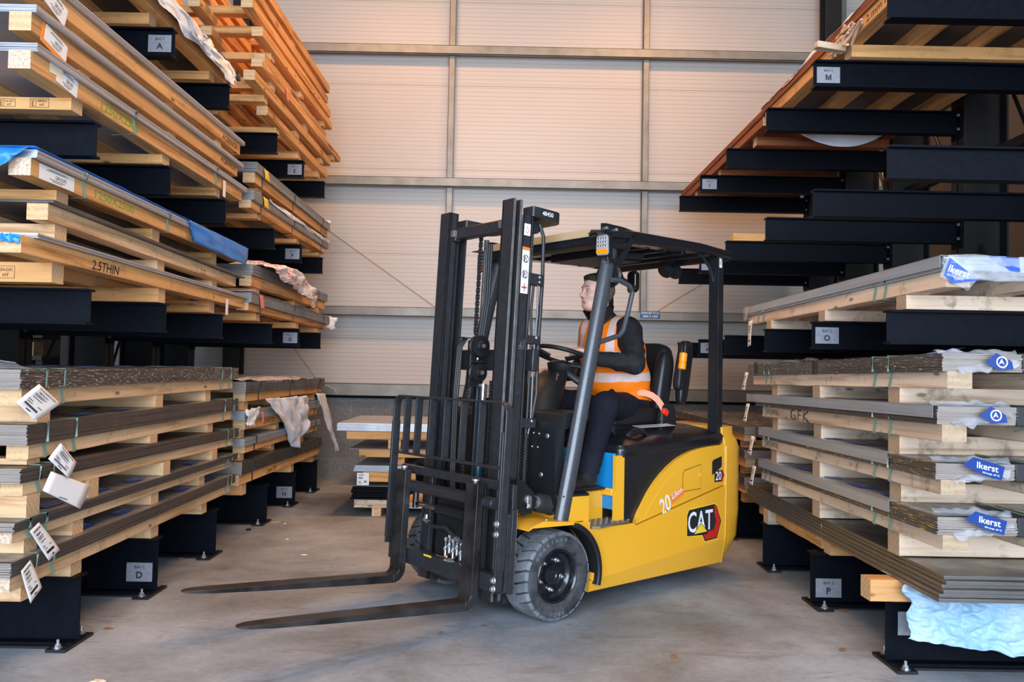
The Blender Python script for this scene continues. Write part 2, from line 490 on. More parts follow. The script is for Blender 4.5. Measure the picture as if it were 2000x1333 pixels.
# ------------------------------------------------------------------ the shed
WY = 9.55
b = MB().box(-8, 8, -4, WY + .3, -0.1, 0, 'concrete'); struct(b.build('floor'))
b = MB().box(-8, 8, WY, WY + .2, 0.96, 7.0, 'liner_panel'); struct(b.build('wall_back'))
b = MB().box(-8, 8, WY - 0.10, WY + .2, 0, 0.93, 'blockwork'); struct(b.build('wall_back_blockwork'))
b = MB().box(-8, 8, WY - 0.03, WY + .1, 0.93, 0.99, 'dark_gap'); struct(b.build('trim_1'))
for i, x in enumerate((-4.9, 4.8)):
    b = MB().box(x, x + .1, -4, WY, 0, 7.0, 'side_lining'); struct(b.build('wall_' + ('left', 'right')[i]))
b = MB().box(-8, 8, -4, WY, 7.0, 7.1, 'roof_lining'); struct(b.build('ceiling'))
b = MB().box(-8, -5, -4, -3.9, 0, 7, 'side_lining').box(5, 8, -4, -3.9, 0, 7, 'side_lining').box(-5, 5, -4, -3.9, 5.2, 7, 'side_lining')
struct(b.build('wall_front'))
# galvanised sheeting rails (zed section) across the back wall
tn = 2
def rail(z, h=0.10):
    global tn
    b = MB().box(-8, 8, WY - .16, WY - .155, z - h, z, 'galv_rail').box(-8, 8, WY - .16, WY, z - .005, z, 'galv_rail').box(-8, 8, WY - .16, WY - .11, z - h, z - h + .005, 'galv_rail')
    struct(b.build('trim_%d' % tn)); tn += 1
for z in (5.045, 3.495, 1.985): rail(z)
rail(1.10, 0.14)
# upright struts between the rails
for x in (-3.0, -0.72, 1.55, 3.85):
    for z0, z1 in ((3.50, 4.94), (5.05, 7.0), (1.99, 3.39)):
        if x == -0.72 and z0 < 2: pass
        b = MB().box(x - .035, x + .035, WY - .10, WY - .095, z0, z1, 'galv_rail').box(x + .032, x + .037, WY - .10, WY, z0, z1, 'galv_rail').box(x - .035, x - .03, WY - .10, WY, z0, z1, 'galv_rail')
        struct(b.build('trim_%d' % tn)); tn += 1
# building column seen at the left and right edges of the back wall
for x in (-3.0, 3.75):
    b = MB().box(x - .2, x - .02 , WY - .36, WY - .34, 0, 7, 'rack_column_brown').box(x - .2, x - .02, WY - .18, WY - .165, 0, 7, 'rack_column_brown').box(x - .115, x - .105, WY - .34, WY - .18, 0, 7, 'rack_column_brown')
    struct(b.build('trim_%d' % tn)); tn += 1
# diagonal sag rods
for p, q in (((-2.2, 2.93), (-0.86, 2.0)), ((2.9, 2.75), (1.72, 2.0)), ((-2.75, 1.85), (-2.2, 1.12))):
    b = MB().cyl((p[0], WY - .06, p[1]), (q[0], WY - .06, q[1]), 0.0045, 'galv_rail', 8)
    struct(b.build('trim_%d' % tn)); tn += 1
# unseen lamps (housings; their light sits just below)
for (lx, ly, lz, lp), wh in zip(UNSEEN_LAMPS, ('nearest the doorway', 'over the forklift', 'added to warm the back wall at left', 'added to warm the back wall at right')):
    b = MB().box(lx - .65, lx + .65, ly - .35, ly + .35, lz + .06, lz + .17, 'unseen_lamp_housing').cyl((lx - .5, ly, lz + .17), (lx - .5, ly, 7.0), .01, 'zinc').cyl((lx + .5, ly, lz + .17), (lx + .5, ly, 7.0), .01, 'zinc')
    tag(b.build('unseen_bay_lamp'), 'unseen grey bay lamp above the aisle, ' + wh, 'lamp', 'unseen bay lamps')
# blue size sign on the back wall rail
plain('sign_blue', (0.015, 0.10, 0.25), 0.45)
b = MB(); T = frame((1.62, WY - .1625, 1.95), (1, 0, 0), (0, 0, 1))
b.box(-.115, .115, -.042, .042, 0, .003, 'sign_blue', T)
b.text('DX51DZ T=1.5', frame((1.62, WY - .1625, 1.97), (1, 0, 0), (0, 0, 1)), .024, 'ink_white', .20, z=.0036)
b.text('2500 X 1250', frame((1.62, WY - .1625, 1.932), (1, 0, 0), (0, 0, 1)), .024, 'ink_white', .17, z=.0036)
tag(b.build('size_sign'), 'small blue sign with white lettering fixed to the back wall rail behind the driver', 'sign')

# ------------------------------------------------------------------ cantilever racks
LY = [3.82, 4.66, 5.58, 6.75, 7.64, 8.5]
RY = [3.73, 4.65, 5.51, 6.53, 7.43, 8.33]
LX, RX = -1.95, 1.725
def ibeam(b, x0, x1, y, z0, z1, fw, m='rack_black', tf=0.010, tw=0.008):
    b.box(x0, x1, y - fw / 2, y + fw / 2, z1 - tf, z1, m)
    b.box(x0, x1, y - fw / 2, y + fw / 2, z0, z0 + tf, m)
    b.box(x0, x1, y - tw / 2, y + tw / 2, z0 + tf, z1 - tf, m)
def bay_label(arm, letter, xc, y, zc, wd=0.115, h=0.075):
    b = MB(); T = frame((xc, y, zc), (1, 0, 0), (0, 0, 1))
    b.box(-wd / 2, wd / 2, -h / 2, h / 2, 0, 0.0012, 'label_grey', T)
    b.text('BAY 2', frame((xc, y, zc + h * .27), (1, 0, 0), (0, 0, 1)), h * .15, 'ink_black', z=.0016)
    b.text(letter, frame((xc, y, zc - h * .15), (1, 0, 0), (0, 0, 1)), h * .36, 'ink_black', z=.0016)
    return b.build('bay_label', arm)
def rack(name, label, X, sgn, YS, zs, ah, fh, colX, letters, top):
    root = empty(name, (X + sgn * .6, (YS[0] + YS[-1]) / 2, 0)); tag(root, label, 'rack')
    inv = Vector(root.location) * -1
    def add(b, nm, par=None, **k):
        o = b.build(nm, par or root, **k)
        if par is None: o.location = inv
        return o
    for i, y in enumerate(YS):
        xa, xb = sorted((X, colX))
        # base beam
        b = MB(); ibeam(b, xa, xb, y, 0.012, fh, 0.115, tf=.012, tw=.010)
        base = add(b, 'base_beam')
        x0 = X - sgn * 0.0
        bp = MB(); e0, e1 = sorted((x0 - sgn * .005, x0 + sgn * .085))
        bp.box(e0, e1, y - .125, y + .125, 0, .014, 'base_plate_black'); bp.box(xa, xb, y - .075, y + .075, 0, .011, 'base_plate_black')
        bp.build('foot_plate', base)
        for sy in (-.1, .1):
            bb = MB(); c = (x0 + sgn * .042, y + sy)
            bb.cyl((*c, .014), (*c, .018), .020, 'zinc', 16).cyl((*c, .018), (*c, .032), .013, 'zinc', 6).cyl((*c, .032), (*c, .052), .0065, 'zinc', 10)
            bb.build('anchor_bolt', base)
        # column
        b = MB(); c0, c1 = sorted((colX, colX + sgn * .30))
        b.box(c0, c0 + .014, y - .08, y + .08, 0, top, 'rack_column_brown').box(c1 - .014, c1, y - .08, y + .08, 0, top, 'rack_column_brown').box(c0, c1, y - .006, y + .006, 0, top, 'rack_column_brown')
        cl = add(b, 'column')
        for j, z in enumerate(zs):
            if z is None: continue
            if top < 4 and 0: continue
            b = MB(); ibeam(b, xa, xb, y, z - ah, z, 0.075)
            e0, e1 = sorted((colX, colX - sgn * .012)); b.box(e0, e1, y - .06, y + .06, z - ah - .03, z + .03, 'rack_black')
            arm = add(b, 'arm')
            e0, e1 = sorted((colX - sgn * .014, colX - sgn * .03))
            for sz in (z - ah + .03, z - .03):
                bb = MB(); bb.cyl((e0, y - .045, sz), (e1, y - .045, sz), .011, 'zinc', 6); bb.build('arm_bolt', arm)
            if (i, j) in letters:
                bay_label(arm, letters[(i, j)], X + sgn * (.085 if sgn > 0 else .085), y - .008 / 2 - .0004, z - ah * .5, min(.14, ah * .95) * .95, ah * .60)
        if (i, -1) in letters:
            bay_label(base, letters[(i, -1)], X + sgn * (.10 if i else .125), y - .0055, .12 if sgn < 0 else (.10 if i else .185), .145, .105)
    # bracing between columns
    for i in range(5):
        xm = colX + sgn * .15
        for z0, z1 in ((.6, 2.2), (2.2, 3.8)):
            b = MB(); b.tube([(xm, YS[i] + .01, z0), (xm, YS[i + 1] - .01, z1)], .012, 'rack_column_brown', 6)
            add(b, 'diagonal_brace')
        for z in (1.2, 2.75, 3.9):
            b = MB(); b.box(xm - .03, xm + .03, YS[i] + .006, YS[i + 1] - .006, z, z + .06, 'rack_column_brown'); add(b, 'cross_rail')
    return root
LZ = [1.635, 2.42, 3.215]; RZ = [1.600, 2.355, 3.10]
rack('cantilever_rack', 'black steel cantilever rack along the left side of the aisle, bays A to H', LX, -1, LY, LZ, .165, .315, -3.28,
     {(1, 2): 'A', (4, 2): 'E', (4, 1): 'F', (4, 0): 'G', (4, -1): 'H', (1, -1): 'D'}, 4.3)
rack('cantilever_rack', 'black steel cantilever rack along the right side of the aisle, bays I to P', RX, 1, RY, RZ, .155, .30, 3.03,
     {(1, 2): 'M', (4, 2): 'I', (4, 1): 'J', (4, 0): 'K', (1, 0): 'O', (1, -1): 'P', (0, -1): 'L'}, 4.3)
# ------------------------------------------------------------------ packs of sheet on timber skids
from mathutils import noise as mnoise
def fr_side(sgn, X, y, z):      # frame on an aisle-facing face (reads left to right from the aisle)
    return frame((X - sgn * 0.0008, y, z), (0, -sgn, 0), (0, 0, 1))
def cloth_pts(c00, c10, c01, c11, nu, nv, amp, freq, seed, sag=0.0, outv=(1, 0, 0), edge=0.0):
    c00, c10, c01, c11 = map(Vector, (c00, c10, c01, c11)); o = Vector(outv)
    def fn(u, v):
        p = c00.lerp(c10, u).lerp(c01.lerp(c11, u), v)
        q = Vector((u * freq + seed, v * freq * .8, seed * .37))
        d = mnoise.noise(q) * amp + abs(mnoise.noise(q * 2.3)) * amp * .6 + mnoise.noise(q * 5.1) * amp * .25
        e = edge * mnoise.noise(Vector((u * 6 + seed, v * 6, 3)))
        return p + o * d + Vector((0, e * .6, -sag * 4 * u * (1 - u) * v + e))
    return fn
def cloth(name, parent, off, c00, c10, c01, c11, m, nu=30, nv=16, amp=.02, freq=4, seed=1.0, sag=0., outv=(1, 0, 0), edge=0.0, th=.0012):
    b = MB(); b.grid(cloth_pts(c00, c10, c01, c11, nu, nv, amp, freq, seed, sag, outv, edge), nu, nv, m)
    o = b.build(name, parent, ang=180, solid=th)
    if parent is not None: o.location = off
    return o
def tag_card(parent, off, corners, name='paper_tag', lines=True, blank=False, title='WALKERSTEEL', hole=True):
    """paper card through four 3-D corners (tl, tr, br, bl) with printed lines"""
    tl, tr, br, bl = map(Vector, corners)
    nrm = (tr - tl).cross(bl - tl).normalized() * -1
    b = MB()
    def fn(u, v):
        p = tl.lerp(tr, u).lerp(bl.lerp(br, u), v)
        return p + nrm * (0.004 * math.sin(v * PI) * (u - .3))
    b.grid(fn, 6, 10, 'paper_white')
    T = Matrix(((tr - tl).normalized(), (tl - bl).normalized(), nrm)).transposed().to_4x4()
    def fnT(u, v, e=.0012):
        m_ = T.copy(); m_.translation = fn(u, v) + nrm * e; return m_
    W = (tr - tl).length; Hh = (bl - tl).length
    if hole: b.box(-W * .10, W * .10, -Hh * .015, Hh * .015, 0, .0005, 'ink_black', fnT(.5, .92))
    if lines and not blank:
        if title: b.text(title, fnT(.5, .10), Hh * .055, 'ink_black', W * .72, z=.0005)
        b.text('78036/01', fnT(.42, .22), Hh * .05, 'ink_black', W * .42, z=.0005)
        for v, w_, u in ((.31, .55, .45), (.36, .48, .42), (.45, .5, .45), (.60, .2, .25), (.64, .18, .72), (.68, .22, .3)):
            b.box(-W * w_ / 2, W * w_ / 2, -Hh * .008, Hh * .008, 0, .0005, 'ink_black', fnT(u, v))
        for i in range(22):
            u = .18 + i * .028
            b.box(-W * .006 * (1 + i % 3 * .4), W * .006, -Hh * .035, Hh * .035, 0, .0005, 'ink_black', fnT(u, .79))
    o = b.build(name, parent, ang=30, solid=.0006)
    if parent is not None: o.location = off
    return o

NPK = 0; ON = None
def pack(label, sgn, X, Y0, Y1, z0, hb, hr, hs, n, steel, tim, bys, dz=0.0, W=1.25, rb=.09, rin=.02, rend=.05, blen=None, bfront=.03,
         straps=(), strapm='strap_green', film=False, nrun=4, name='sheet_pack', ends=None, group=None, bw=.095, dx=0.0, jit=.0025, core=None, near_r=None, cat='sheet pack'):
    global NPK, ON
    dzb = 0.0
    if ON is not None:                      # resting on the pack below: close the gap exactly
        nz = ON[2] + .0015; hb = z0 + hb - nz; z0 = nz; dzb = ON[5]; ON = None
    NPK += 1; rnd = random.Random(NPK * 13)
    ym = (Y0 + Y1) / 2
    root = empty(name, (X + sgn * W / 2, ym, z0)); tag(root, label, cat, group)
    off = Vector(root.location) * -1
    def wp(b):
        for p in b.v:
            k = (p.y - ym) / (Y1 - Y0)
            p.z += dz * k; p.x += dx * k
        return b
    def mk(b, nm, **k):
        o = wp(b).build(nm, root, **k); o.location = off; return o
    za = z0 + hb; zr = za + hr; zt = zr + hs
    ends = ends or ('cream_end' if tim == 'cream' else 'end_grain')
    # cross bearers
    for i, y in enumerate(bys):
        xf = X + sgn * (bfront + rnd.uniform(-.012, .012)); xe = X + sgn * (W - .03)
        if blen: xe = xf + sgn * blen
        a, c = sorted((xf, xe))
        b = MB().box(a, c, y - bw / 2, y + bw / 2, z0 + .001, za, tim + '_timber_x', ends=('cream_end' if tim == 'cream' else 'end_grain', 'x'))
        for p in b.v:
            if p.z < (z0 + za) / 2: p.z += (dzb - dz) * (p.y - ym) / (Y1 - Y0)
        mk(b, 'cross_bearer', bevel=.003)
    # runners
    for i in range(nrun):
        t = i / (nrun - 1)
        xc = X + sgn * (rb / 2 + t * (W - rb))
        e0 = rend + (rnd.uniform(-.03, .03)); e1 = rend + rnd.uniform(-.03, .05)
        if near_r is not None: e0 = near_r
        b = MB()
        ys = [Y0 + e0 + (Y1 - e1 - Y0 - e0) * k / 10 for k in range(11)]
        rings = []
        for k, y in enumerate(ys):
            j = rnd.uniform(-.0025, .0025)
            rings.append([(xc - rb / 2, y, za), (xc + rb / 2, y, za), (xc + rb / 2, y, zr), (xc - rb / 2, y, zr)] if k in (0, 10) else
                         [(xc - rb / 2, y, za + j), (xc + rb / 2, y, za + j * .5), (xc + rb / 2, y, zr), (xc - rb / 2, y, zr)])
        b.loft(rings, tim + '_timber_y', caps=False)
        b.add(rings[0], [(0, 1, 2, 3)], ends); b.add(rings[-1], [(3, 2, 1, 0)], ends)
        mk(b, 'runner', bevel=.003)
    # the sheets themselves
    if hs > 0:
        b = MB(); th = hs / n
        for k in range(n):
            jx = rnd.uniform(-jit, jit); jy = rnd.uniform(-jit * 2, jit * 2)
            a, c = sorted((X - sgn * rin + jx * 1.0, X + sgn * W + jx))
            b.box(a, c, Y0 + jy, Y1 + jy, zr + k * th + (th * .12 if th > .003 else 0), zr + (k + 1) * th - th * .02, steel, ends=('pale_end_edge' if (steel.startswith('brown') or steel.startswith('dark_sheet')) and hs > .03 else steel, 'y'))
        mk(b, 'sheet_stack')
    # straps
    for y in straps:
        xf = X - sgn * (rin + .003); b = MB(); w_ = .0125
        b.tube([(X + sgn * .5, y, zt + .003), (xf, y, zt + .003), (xf, y, zr + .004), (X - sgn * .004, y, zr - .002)] + ([(X - sgn * .004, y + .03 * (1 if sgn < 0 else 1), za)] if strapm == 'strap_green' else [(X - sgn * .004, y, za)]) + [(X + sgn * .12, y + .04, za - .004)],
               .001, strapm, 4, rs=[(.0016, w_)] * 6, flat=(0, 0, 1))
        mk(b, 'strap')
    if film:
        # clear polythene laid over the top, printed with blue patches
        b = MB()
        a = X - sgn * (rin - .002)
        def fn(u, v):
            return (a + sgn * v * (W * .8), Y0 + .02 + u * (Y1 - Y0 - .04), zt + .0025 + .004 * abs(mnoise.noise(Vector((u * 14 + NPK, v * 6, 0)))))
        b.grid(fn, 40, 10, 'top_film')
        fo = mk(b, 'polythene_wrap', ang=180)
        k = 0
        y = Y0 + film
        while y < Y1 - .12:
            for r_ in (0, 1):
                yy = y + r_ * .17; xx = a + sgn * (.09 + r_ * .26)
                b = MB(); T = frame((xx, yy, zt + .009), (0, -sgn, 0), (sgn, 0, 0))
                w2, h2 = .085, .045
                b.add([(-w2 - .03, -h2, 0), (w2 - .03, -h2, 0), (w2 + .03, h2, 0), (-w2 + .03, h2, 0)], [(0, 1, 2, 3)], 'logo_blue', T)
                b.text('Walkersteel', frame((xx + sgn * .008, yy, zt + .0093), (0, -sgn, 0), (sgn, 0, 0)), .040, 'ink_white', .13, shear=.5)
                b.text('Group of Companies', frame((xx - sgn * .028, yy, zt + .0093), (0, -sgn, 0), (sgn, 0, 0)), .013, 'ink_white', .10, shear=.5)
                wp(b); o = b.build('printed_patch', fo)
            y += .40
    return root, off, zt, zr, za, dz

def face_text(root, off, sgn, X, y, z, s, h, m, w_=None, shear=0.0, tilt=0.0):
    b = MB(); T = fr_side(sgn, X, y, z) @ Matrix.Rotation(tilt, 4, 'Z'); b.text(s, T, h, m, w_, z=.0004, shear=shear)
    o = b.build('stencil_lettering', root); o.location = off
def face_label(root, off, sgn, X, y, z, w_, h, m='paper_white', lines=('GROU01',), tilt=0.0, name='paper_label'):
    b = MB(); T = fr_side(sgn, X, y, z) @ Matrix.Rotation(tilt, 4, 'Z')
    b.box(-w_ / 2, w_ / 2, -h / 2, h / 2, 0, .0008, m, T)
    if lines:
        b.text(lines[0], T @ Matrix.Translation((w_ * .1, -h * .02, 0)), h * .24, 'ink_black', w_ * .32, z=.0013)
        for v, k in ((.36, .5), (.27, .62), (-.25, .45), (-.36, .3)):
            b.box(-w_ * k / 2, w_ * k / 2, h * v - h * .02, h * v + h * .02, .0008, .0012, 'ink_black', T)
    o = b.build(name, root); o.location = off
    return o
def stamp(root, off, sgn, x, y, z, wd, h, s1, s2):
    b = MB(); T = frame((x, y, z), (1, 0, 0), (0, 0, 1)); t = .0018
    for (a, c, d, e) in ((-wd / 2, wd / 2, h / 2 - t, h / 2), (-wd / 2, wd / 2, -h / 2, -h / 2 + t), (-wd / 2, -wd / 2 + t, -h / 2, h / 2), (wd / 2 - t, wd / 2, -h / 2, h / 2), (-wd * .2, -wd * .2 + t, -h / 2, h / 2)):
        b.box(a, c, d, e, 0, .0004, 'ink_brown', T)
    b.text(s1, T @ Matrix.Translation((wd * .14, h * .2, 0)), h * .24, 'ink_brown', wd * .5)
    b.text(s2, T @ Matrix.Translation((wd * .14, -h * .22, 0)), h * .26, 'ink_brown', wd * .25)
    b.text('IPPC', T @ Matrix.Rotation(PI / 2, 4, 'Z') @ Matrix.Translation((0, wd * .34, 0)), wd * .14, 'ink_brown', h * .8)
    o = b.build('heat_treatment_stamp', root); o.location = off

XL, XR = -1.95, 1.76
A1, A2, A3 = LY[:3]; B1, B2, B3 = LY[3:]
# ---- left rack, near bay, floor level (five pale skids, dark sheets under printed polythene)
g = 'strapped sheet packs piled on the floor level of the left rack'
P = pack('lowest pack of dark sheets on pale timber resting on the near left base beams', -1, XL, 3.24, 5.88, .315, .072, .062, .058, 12, 'brown_sheet', 'pale', [3.42, 3.82, 4.66, 5.42], .012, straps=(3.42, 3.55, 5.72, 5.80), film=.30, group=g, ends='chipboard_end', bfront=.02)
tag_card(P[0], P[1], [(-1.88, 3.225, .478), (-1.90, 3.32, .50), (-1.88, 3.375, .375), (-1.87, 3.28, .338)])
ON = P; P = pack('second pack from the floor at the near left, thin dark sheets under printed film', -1, XL, 3.25, 5.92, .51, .062, .046, .038, 9, 'dark_sheet', 'pale', [3.45, 3.80, 4.62, 5.35], 0, straps=(3.36, 3.48, 5.70, 5.80), film=.42, group=g, ends='chipboard_end', bfront=.02)
tag_card(P[0], P[1], [(-1.88, 3.275, .622), (-1.895, 3.362, .642), (-1.88, 3.50, .50), (-1.87, 3.40, .478)])
ON = P; P = pack('third pack from the floor at the near left, a blank white card on its strap', -1, XL, 3.28, 5.93, .658, .078, .055, .06, 10, 'brown_sheet', 'pale', [3.40, 3.90, 4.72, 5.5], -.03, straps=(3.42, 3.52, 5.70, 5.82), group=g, bfront=.0)
tag_card(P[0], P[1], [(-1.88, 3.41, .842), (-1.86, 3.70, .742), (-1.855, 3.605, .655), (-1.875, 3.345, .772)], blank=True)
ON = P; P = pack('fourth pack from the floor at the near left, thick stack of brown-edged sheets', -1, XL, 3.315, 5.90, .845, .055, .062, .083, 18, 'brown_sheet', 'pale', [3.44, 4.55, 5.45], .015, straps=(3.46, 3.69, 5.62, 5.80), film=.6, group=g, bfront=.01)
tag_card(P[0], P[1], [(-1.885, 3.485, .952), (-1.87, 3.59, .858), (-1.865, 3.52, .80), (-1.885, 3.395, .895)])
ON = P; P = pack('topmost pack of the near left floor pile, sheet edges flecked with white', -1, XL, 3.255, 5.88, 1.045, .075, .068, .078, 18, 'brown_sheet_marked', 'pale', [3.48, 4.62, 5.40], .01, straps=(3.44, 3.58, 5.55, 5.72), film=.28, group=g, bfront=.01)
tag_card(P[0], P[1], [(-1.88, 3.30, 1.205), (-1.87, 3.445, 1.12), (-1.865, 3.255, 1.062), (-1.885, 3.16, 1.138)])
# loose polythene at the near end of the floor pile
cloth('loose_polythene', P[0], P[1], (-2.35, 3.2, 1.36), (-1.95, 3.24, 1.29), (-2.3, 3.22, 1.27), (-1.935, 3.50, 1.215), 'clear_film', amp=.03, seed=3)
# ---- left rack, near bay, G level
g = 'sheet packs on the shelf marked G of the left rack'
P = pack('pack with 2.5 THIN written on its timber, lowest on the near left middle shelf', -1, XL, 3.34, 6.05, 1.637, .080, .073, .02, 4, 'bright_sheet', 'orange', [3.60, A2 - .02, A3 - .1], -.02, group=g, ends='end_grain', near_r=-.08)
face_text(P[0], P[1], -1, XL, 3.95, 1.752, '2.5THIN', .045, 'ink_black', .26, .2)
face_text(P[0], P[1], -1, XL, 5.40, 1.745, 'G', .035, 'ink_green')
cloth('blue_film_scrap', P[0], P[1], (-2.04, 3.243, 1.80), (-1.945, 3.243, 1.798), (-2.035, 3.245, 1.772), (-1.95, 3.245, 1.765), 'plastic_blue', 12, 6, .006, 4, 2, outv=(0, -1, 0), edge=.01)
stamp(P[0], P[1], -1, -2.20, 3.60 - .0485, 1.68, .105, .055, 'ZA-D31', 'HT')
face_label(P[0], P[1], -1, XL + .012, 5.62, 1.69, .05, .11, 'paper_white', None)
ON = P; P = pack('pack with one thin dark sheet overhanging pale timber, middle of the near left G shelf', -1, XL, 3.42, 5.92, 1.805, .065, .07, .012, 2, 'dark_sheet', 'pale', [3.58, 4.62, A3 - .08], -.045, group=g, rin=.03, near_r=.02)
face_text(P[0], P[1], -1, XL, 5.2, 1.88, '2.12', .035, 'ink_brown')
ON = P; P = pack('pack covered in bright blue film with 1250X2500 stencilled in green on its timber', -1, XL, 3.31, 5.95, 1.965, .078, .072, .035, 8, 'bright_sheet', 'orange', [3.62, 4.58, A3 - .1], -.012, group=g, ends='chipboard_end', straps=(3.70, 4.62, 5.55), near_r=-.005)
face_text(P[0], P[1], -1, XL, 4.02, 2.085, '1250X2500', .038, 'ink_green', .40)
face_label(P[0], P[1], -1, XL, 3.50, 2.082, .27, .062, lines=('GROU01',))
def blue_top(u, v):
    y = 3.29 + u * 2.68; x = -1.926 - v * .5
    return (x, y, 2.155 - (y - 4.6) * .005 + .004 + .004 * mnoise.noise(Vector((u * 20, v * 4, 1))))
b = MB(); b.grid(blue_top, 60, 8, 'plastic_blue'); o = b.build('blue_film', P[0], ang=180, solid=.001); o.location = P[1]
cloth('blue_film', P[0], P[1], (-1.92, 4.88, 2.155), (-1.92, 5.99, 2.145), (-1.925, 4.97, 2.035), (-1.925, 5.97, 2.02), 'plastic_blue', 30, 8, .008, 5, 5)
cloth('blue_film', P[0], P[1], (-2.5, 3.28, 2.165), (-1.95, 3.285, 2.16), (-2.5, 3.15, 2.00), (-2.06, 3.22, 2.035), 'plastic_blue', 24, 10, .015, 4, 8, outv=(0, -1, 0), edge=.012)
# ---- left rack, near bay, F level
g = 'sheet packs on the shelf marked F of the left rack'
P = pack('lowest pack on the near left F shelf, green stencil and crumpled white label', -1, XL, 3.285, 5.95, 2.42, .056, .076, .033, 8, 'bright_sheet', 'orange', [3.68, A2 - .02, A3 - .1], 0, group=g, ends='chipboard_end', near_r=-.01, straps=(4.17, 5.35))
face_text(P[0], P[1], -1, XL, 4.05, 2.515, '1250X2500', .040, 'ink_green', .40)
face_text(P[0], P[1], -1, XL, 5.42, 2.52, 'G1', .035, 'ink_green')
face_label(P[0], P[1], -1, XL, 3.55, 2.52, .17, .075, tilt=-.12)
face_label(P[0], P[1], -1, XL + .001, 3.46, 2.54, .10, .05, 'paper_cream', None, tilt=.05)
stamp(P[0], P[1], -1, -2.115, 3.68 - .0485, 2.45, .085, .042, 'ZA-D31', 'HT'); stamp(P[0], P[1], -1, -2.26, 3.68 - .0485, 2.448, .075, .036, 'ZA-M37', 'HT')
face_label(P[0], P[1], -1, XL + .012, 5.50, 2.48, .05, .11, 'paper_white', None)
ON = P; P = pack('pack with a torn orange-edged label, middle of the near left F shelf', -1, XL, 3.27, 5.86, 2.585, .045, .076, .03, 7, 'bright_sheet', 'orange', [3.75, 4.72, A3 - .1], 0, group=g, near_r=.0)
face_text(P[0], P[1], -1, XL, 5.60, 2.675, 'ACERINOX', .032, 'ink_brown', .30)
plain('label_orange', (.85, .27, .04), .6)
face_label(P[0], P[1], -1, XL, 3.44, 2.64, .20, .085, 'label_orange', None, tilt=-.2); face_label(P[0], P[1], -1, XL + .001, 3.45, 2.65, .17, .070, tilt=-.2)
ON = P; P = pack('topmost pack on the near left F shelf, timber branded near its far end', -1, XL, 3.30, 5.87, 2.737, .055, .076, .03, 7, 'bright_sheet', 'orange', [3.7, 4.7, A3 - .12], .01, group=g, near_r=0)
face_text(P[0], P[1], -1, XL, 5.62, 2.832, 'ACERINOX', .034, 'ink_brown', .30)
face_label(P[0], P[1], -1, XL, 3.44, 2.81, .17, .085, tilt=-.3)
# ---- left rack, near bay, E level
P = pack('pack of dark sheets with torn white wrapping on the top near left shelf marked A', -1, -2.03, 3.35, 5.86, 3.215, .065, .07, .045, 6, 'dark_sheet', 'orange', [3.7, A2 - .03, A3 - .06], -.02, W=1.22, rin=.06, straps=(5.78,), strapm='strap_black', near_r=.0, group='sheet packs on the shelf marked A and E')
cloth('torn_wrapping', P[0], P[1], (-1.955, 4.1, 3.42), (-1.955, 5.72, 3.335), (-1.955, 4.2, 3.28), (-1.96, 5.70, 3.25), 'white_wrap', 46, 10, .025, 7, 11, edge=.05)
# ---- left rack, far bay
g = 'packs on the far bay of the left rack'
def yel(P, X, y, z, m='paper_yellow', w_=.13, h=.07):
    cloth('hanging_ticket', P[0], P[1], (X, y - w_ / 2, z + h / 2 + .004), (X, y + w_ / 2 - .02, z + h / 2 + .004), (X + .004, y - w_ / 2 + .03, z - h / 2), (X + .004, y + w_ / 2 + .02, z - h / 2), m, 5, 5, .003, 2, 4)
P = pack('pack with a yellow ticket and black straps, lower one on the far left F shelf', -1, -1.93, 6.05, 8.58, 2.42, .04, .06, .075, 9, 'grey_sheet', 'orange', [6.32, B2 - .1, B3 - .1], 0, straps=(6.28, 7.2, 8.3), strapm='strap_black', group=g, near_r=.0)
yel(P, -1.905, 6.33, 2.55)
cloth('white_wrapping', P[0], P[1], (-1.90, 6.4, 2.60), (-1.90, 8.6, 2.60), (-1.905, 6.5, 2.575), (-1.905, 8.6, 2.57), 'white_wrap', 40, 4, .01, 9, 4, edge=.02)
ON = P; P = pack('upper pack with yellow ticket and torn paper end on the far left F shelf', -1, -1.93, 6.10, 8.63, 2.60, .055, .075, .075, 9, 'grey_sheet', 'orange', [6.35, B2 - .1, B3 - .1], -.02, straps=(6.30, 7.2, 8.3), strapm='strap_black', group=g, near_r=.02)
yel(P, -1.905, 6.33, 2.765)
cloth('white_wrapping', P[0], P[1], (-2.3, 6.3, 2.81), (-2.3, 8.6, 2.80), (-1.93, 6.3, 2.815), (-1.93, 8.65, 2.80), 'white_wrap', 40, 8, .01, 9, 7, outv=(0, 0, 1))
cloth('white_wrapping', P[0], P[1], (-2.06, 8.62, 2.86), (-1.93, 8.66, 2.84), (-2.06, 8.62, 2.78), (-1.92, 8.66, 2.76), 'white_wrap', 10, 8, .03, 3, 9, edge=.03)
P = pack('lower pack on the far left G shelf, with a pink ticket over grey sheets', -1, -1.93, 6.06, 8.72, 1.637, .052, .056, .075, 10, 'grey_sheet', 'orange', [6.4, B2 - .1, B3 - .1], -.02, straps=(6.35, 7.3, 8.45), strapm='strap_black', group=g, near_r=.0)
yel(P, -1.905, 6.30, 1.775, 'paper_pink', .11, .10)
face_text(P[0], P[1], -1, -1.93, 7.95, 1.715, 'ANTI SLIP', .022, 'ink_red', .20)
cloth('printed_wrapping', P[0], P[1], (-2.35, 6.1, 1.835), (-2.35, 8.7, 1.825), (-1.92, 6.1, 1.845), (-1.92, 8.75, 1.82), 'printed_wrap', 40, 8, .012, 9, 17, outv=(0, 0, 1))
cloth('printed_wrapping', P[0], P[1], (-1.98, 8.68, 1.83), (-1.86, 8.84, 1.82), (-1.98, 8.66, 1.70), (-1.88, 8.80, 1.69), 'white_wrap', 10, 8, .03, 3, 9, edge=.03)
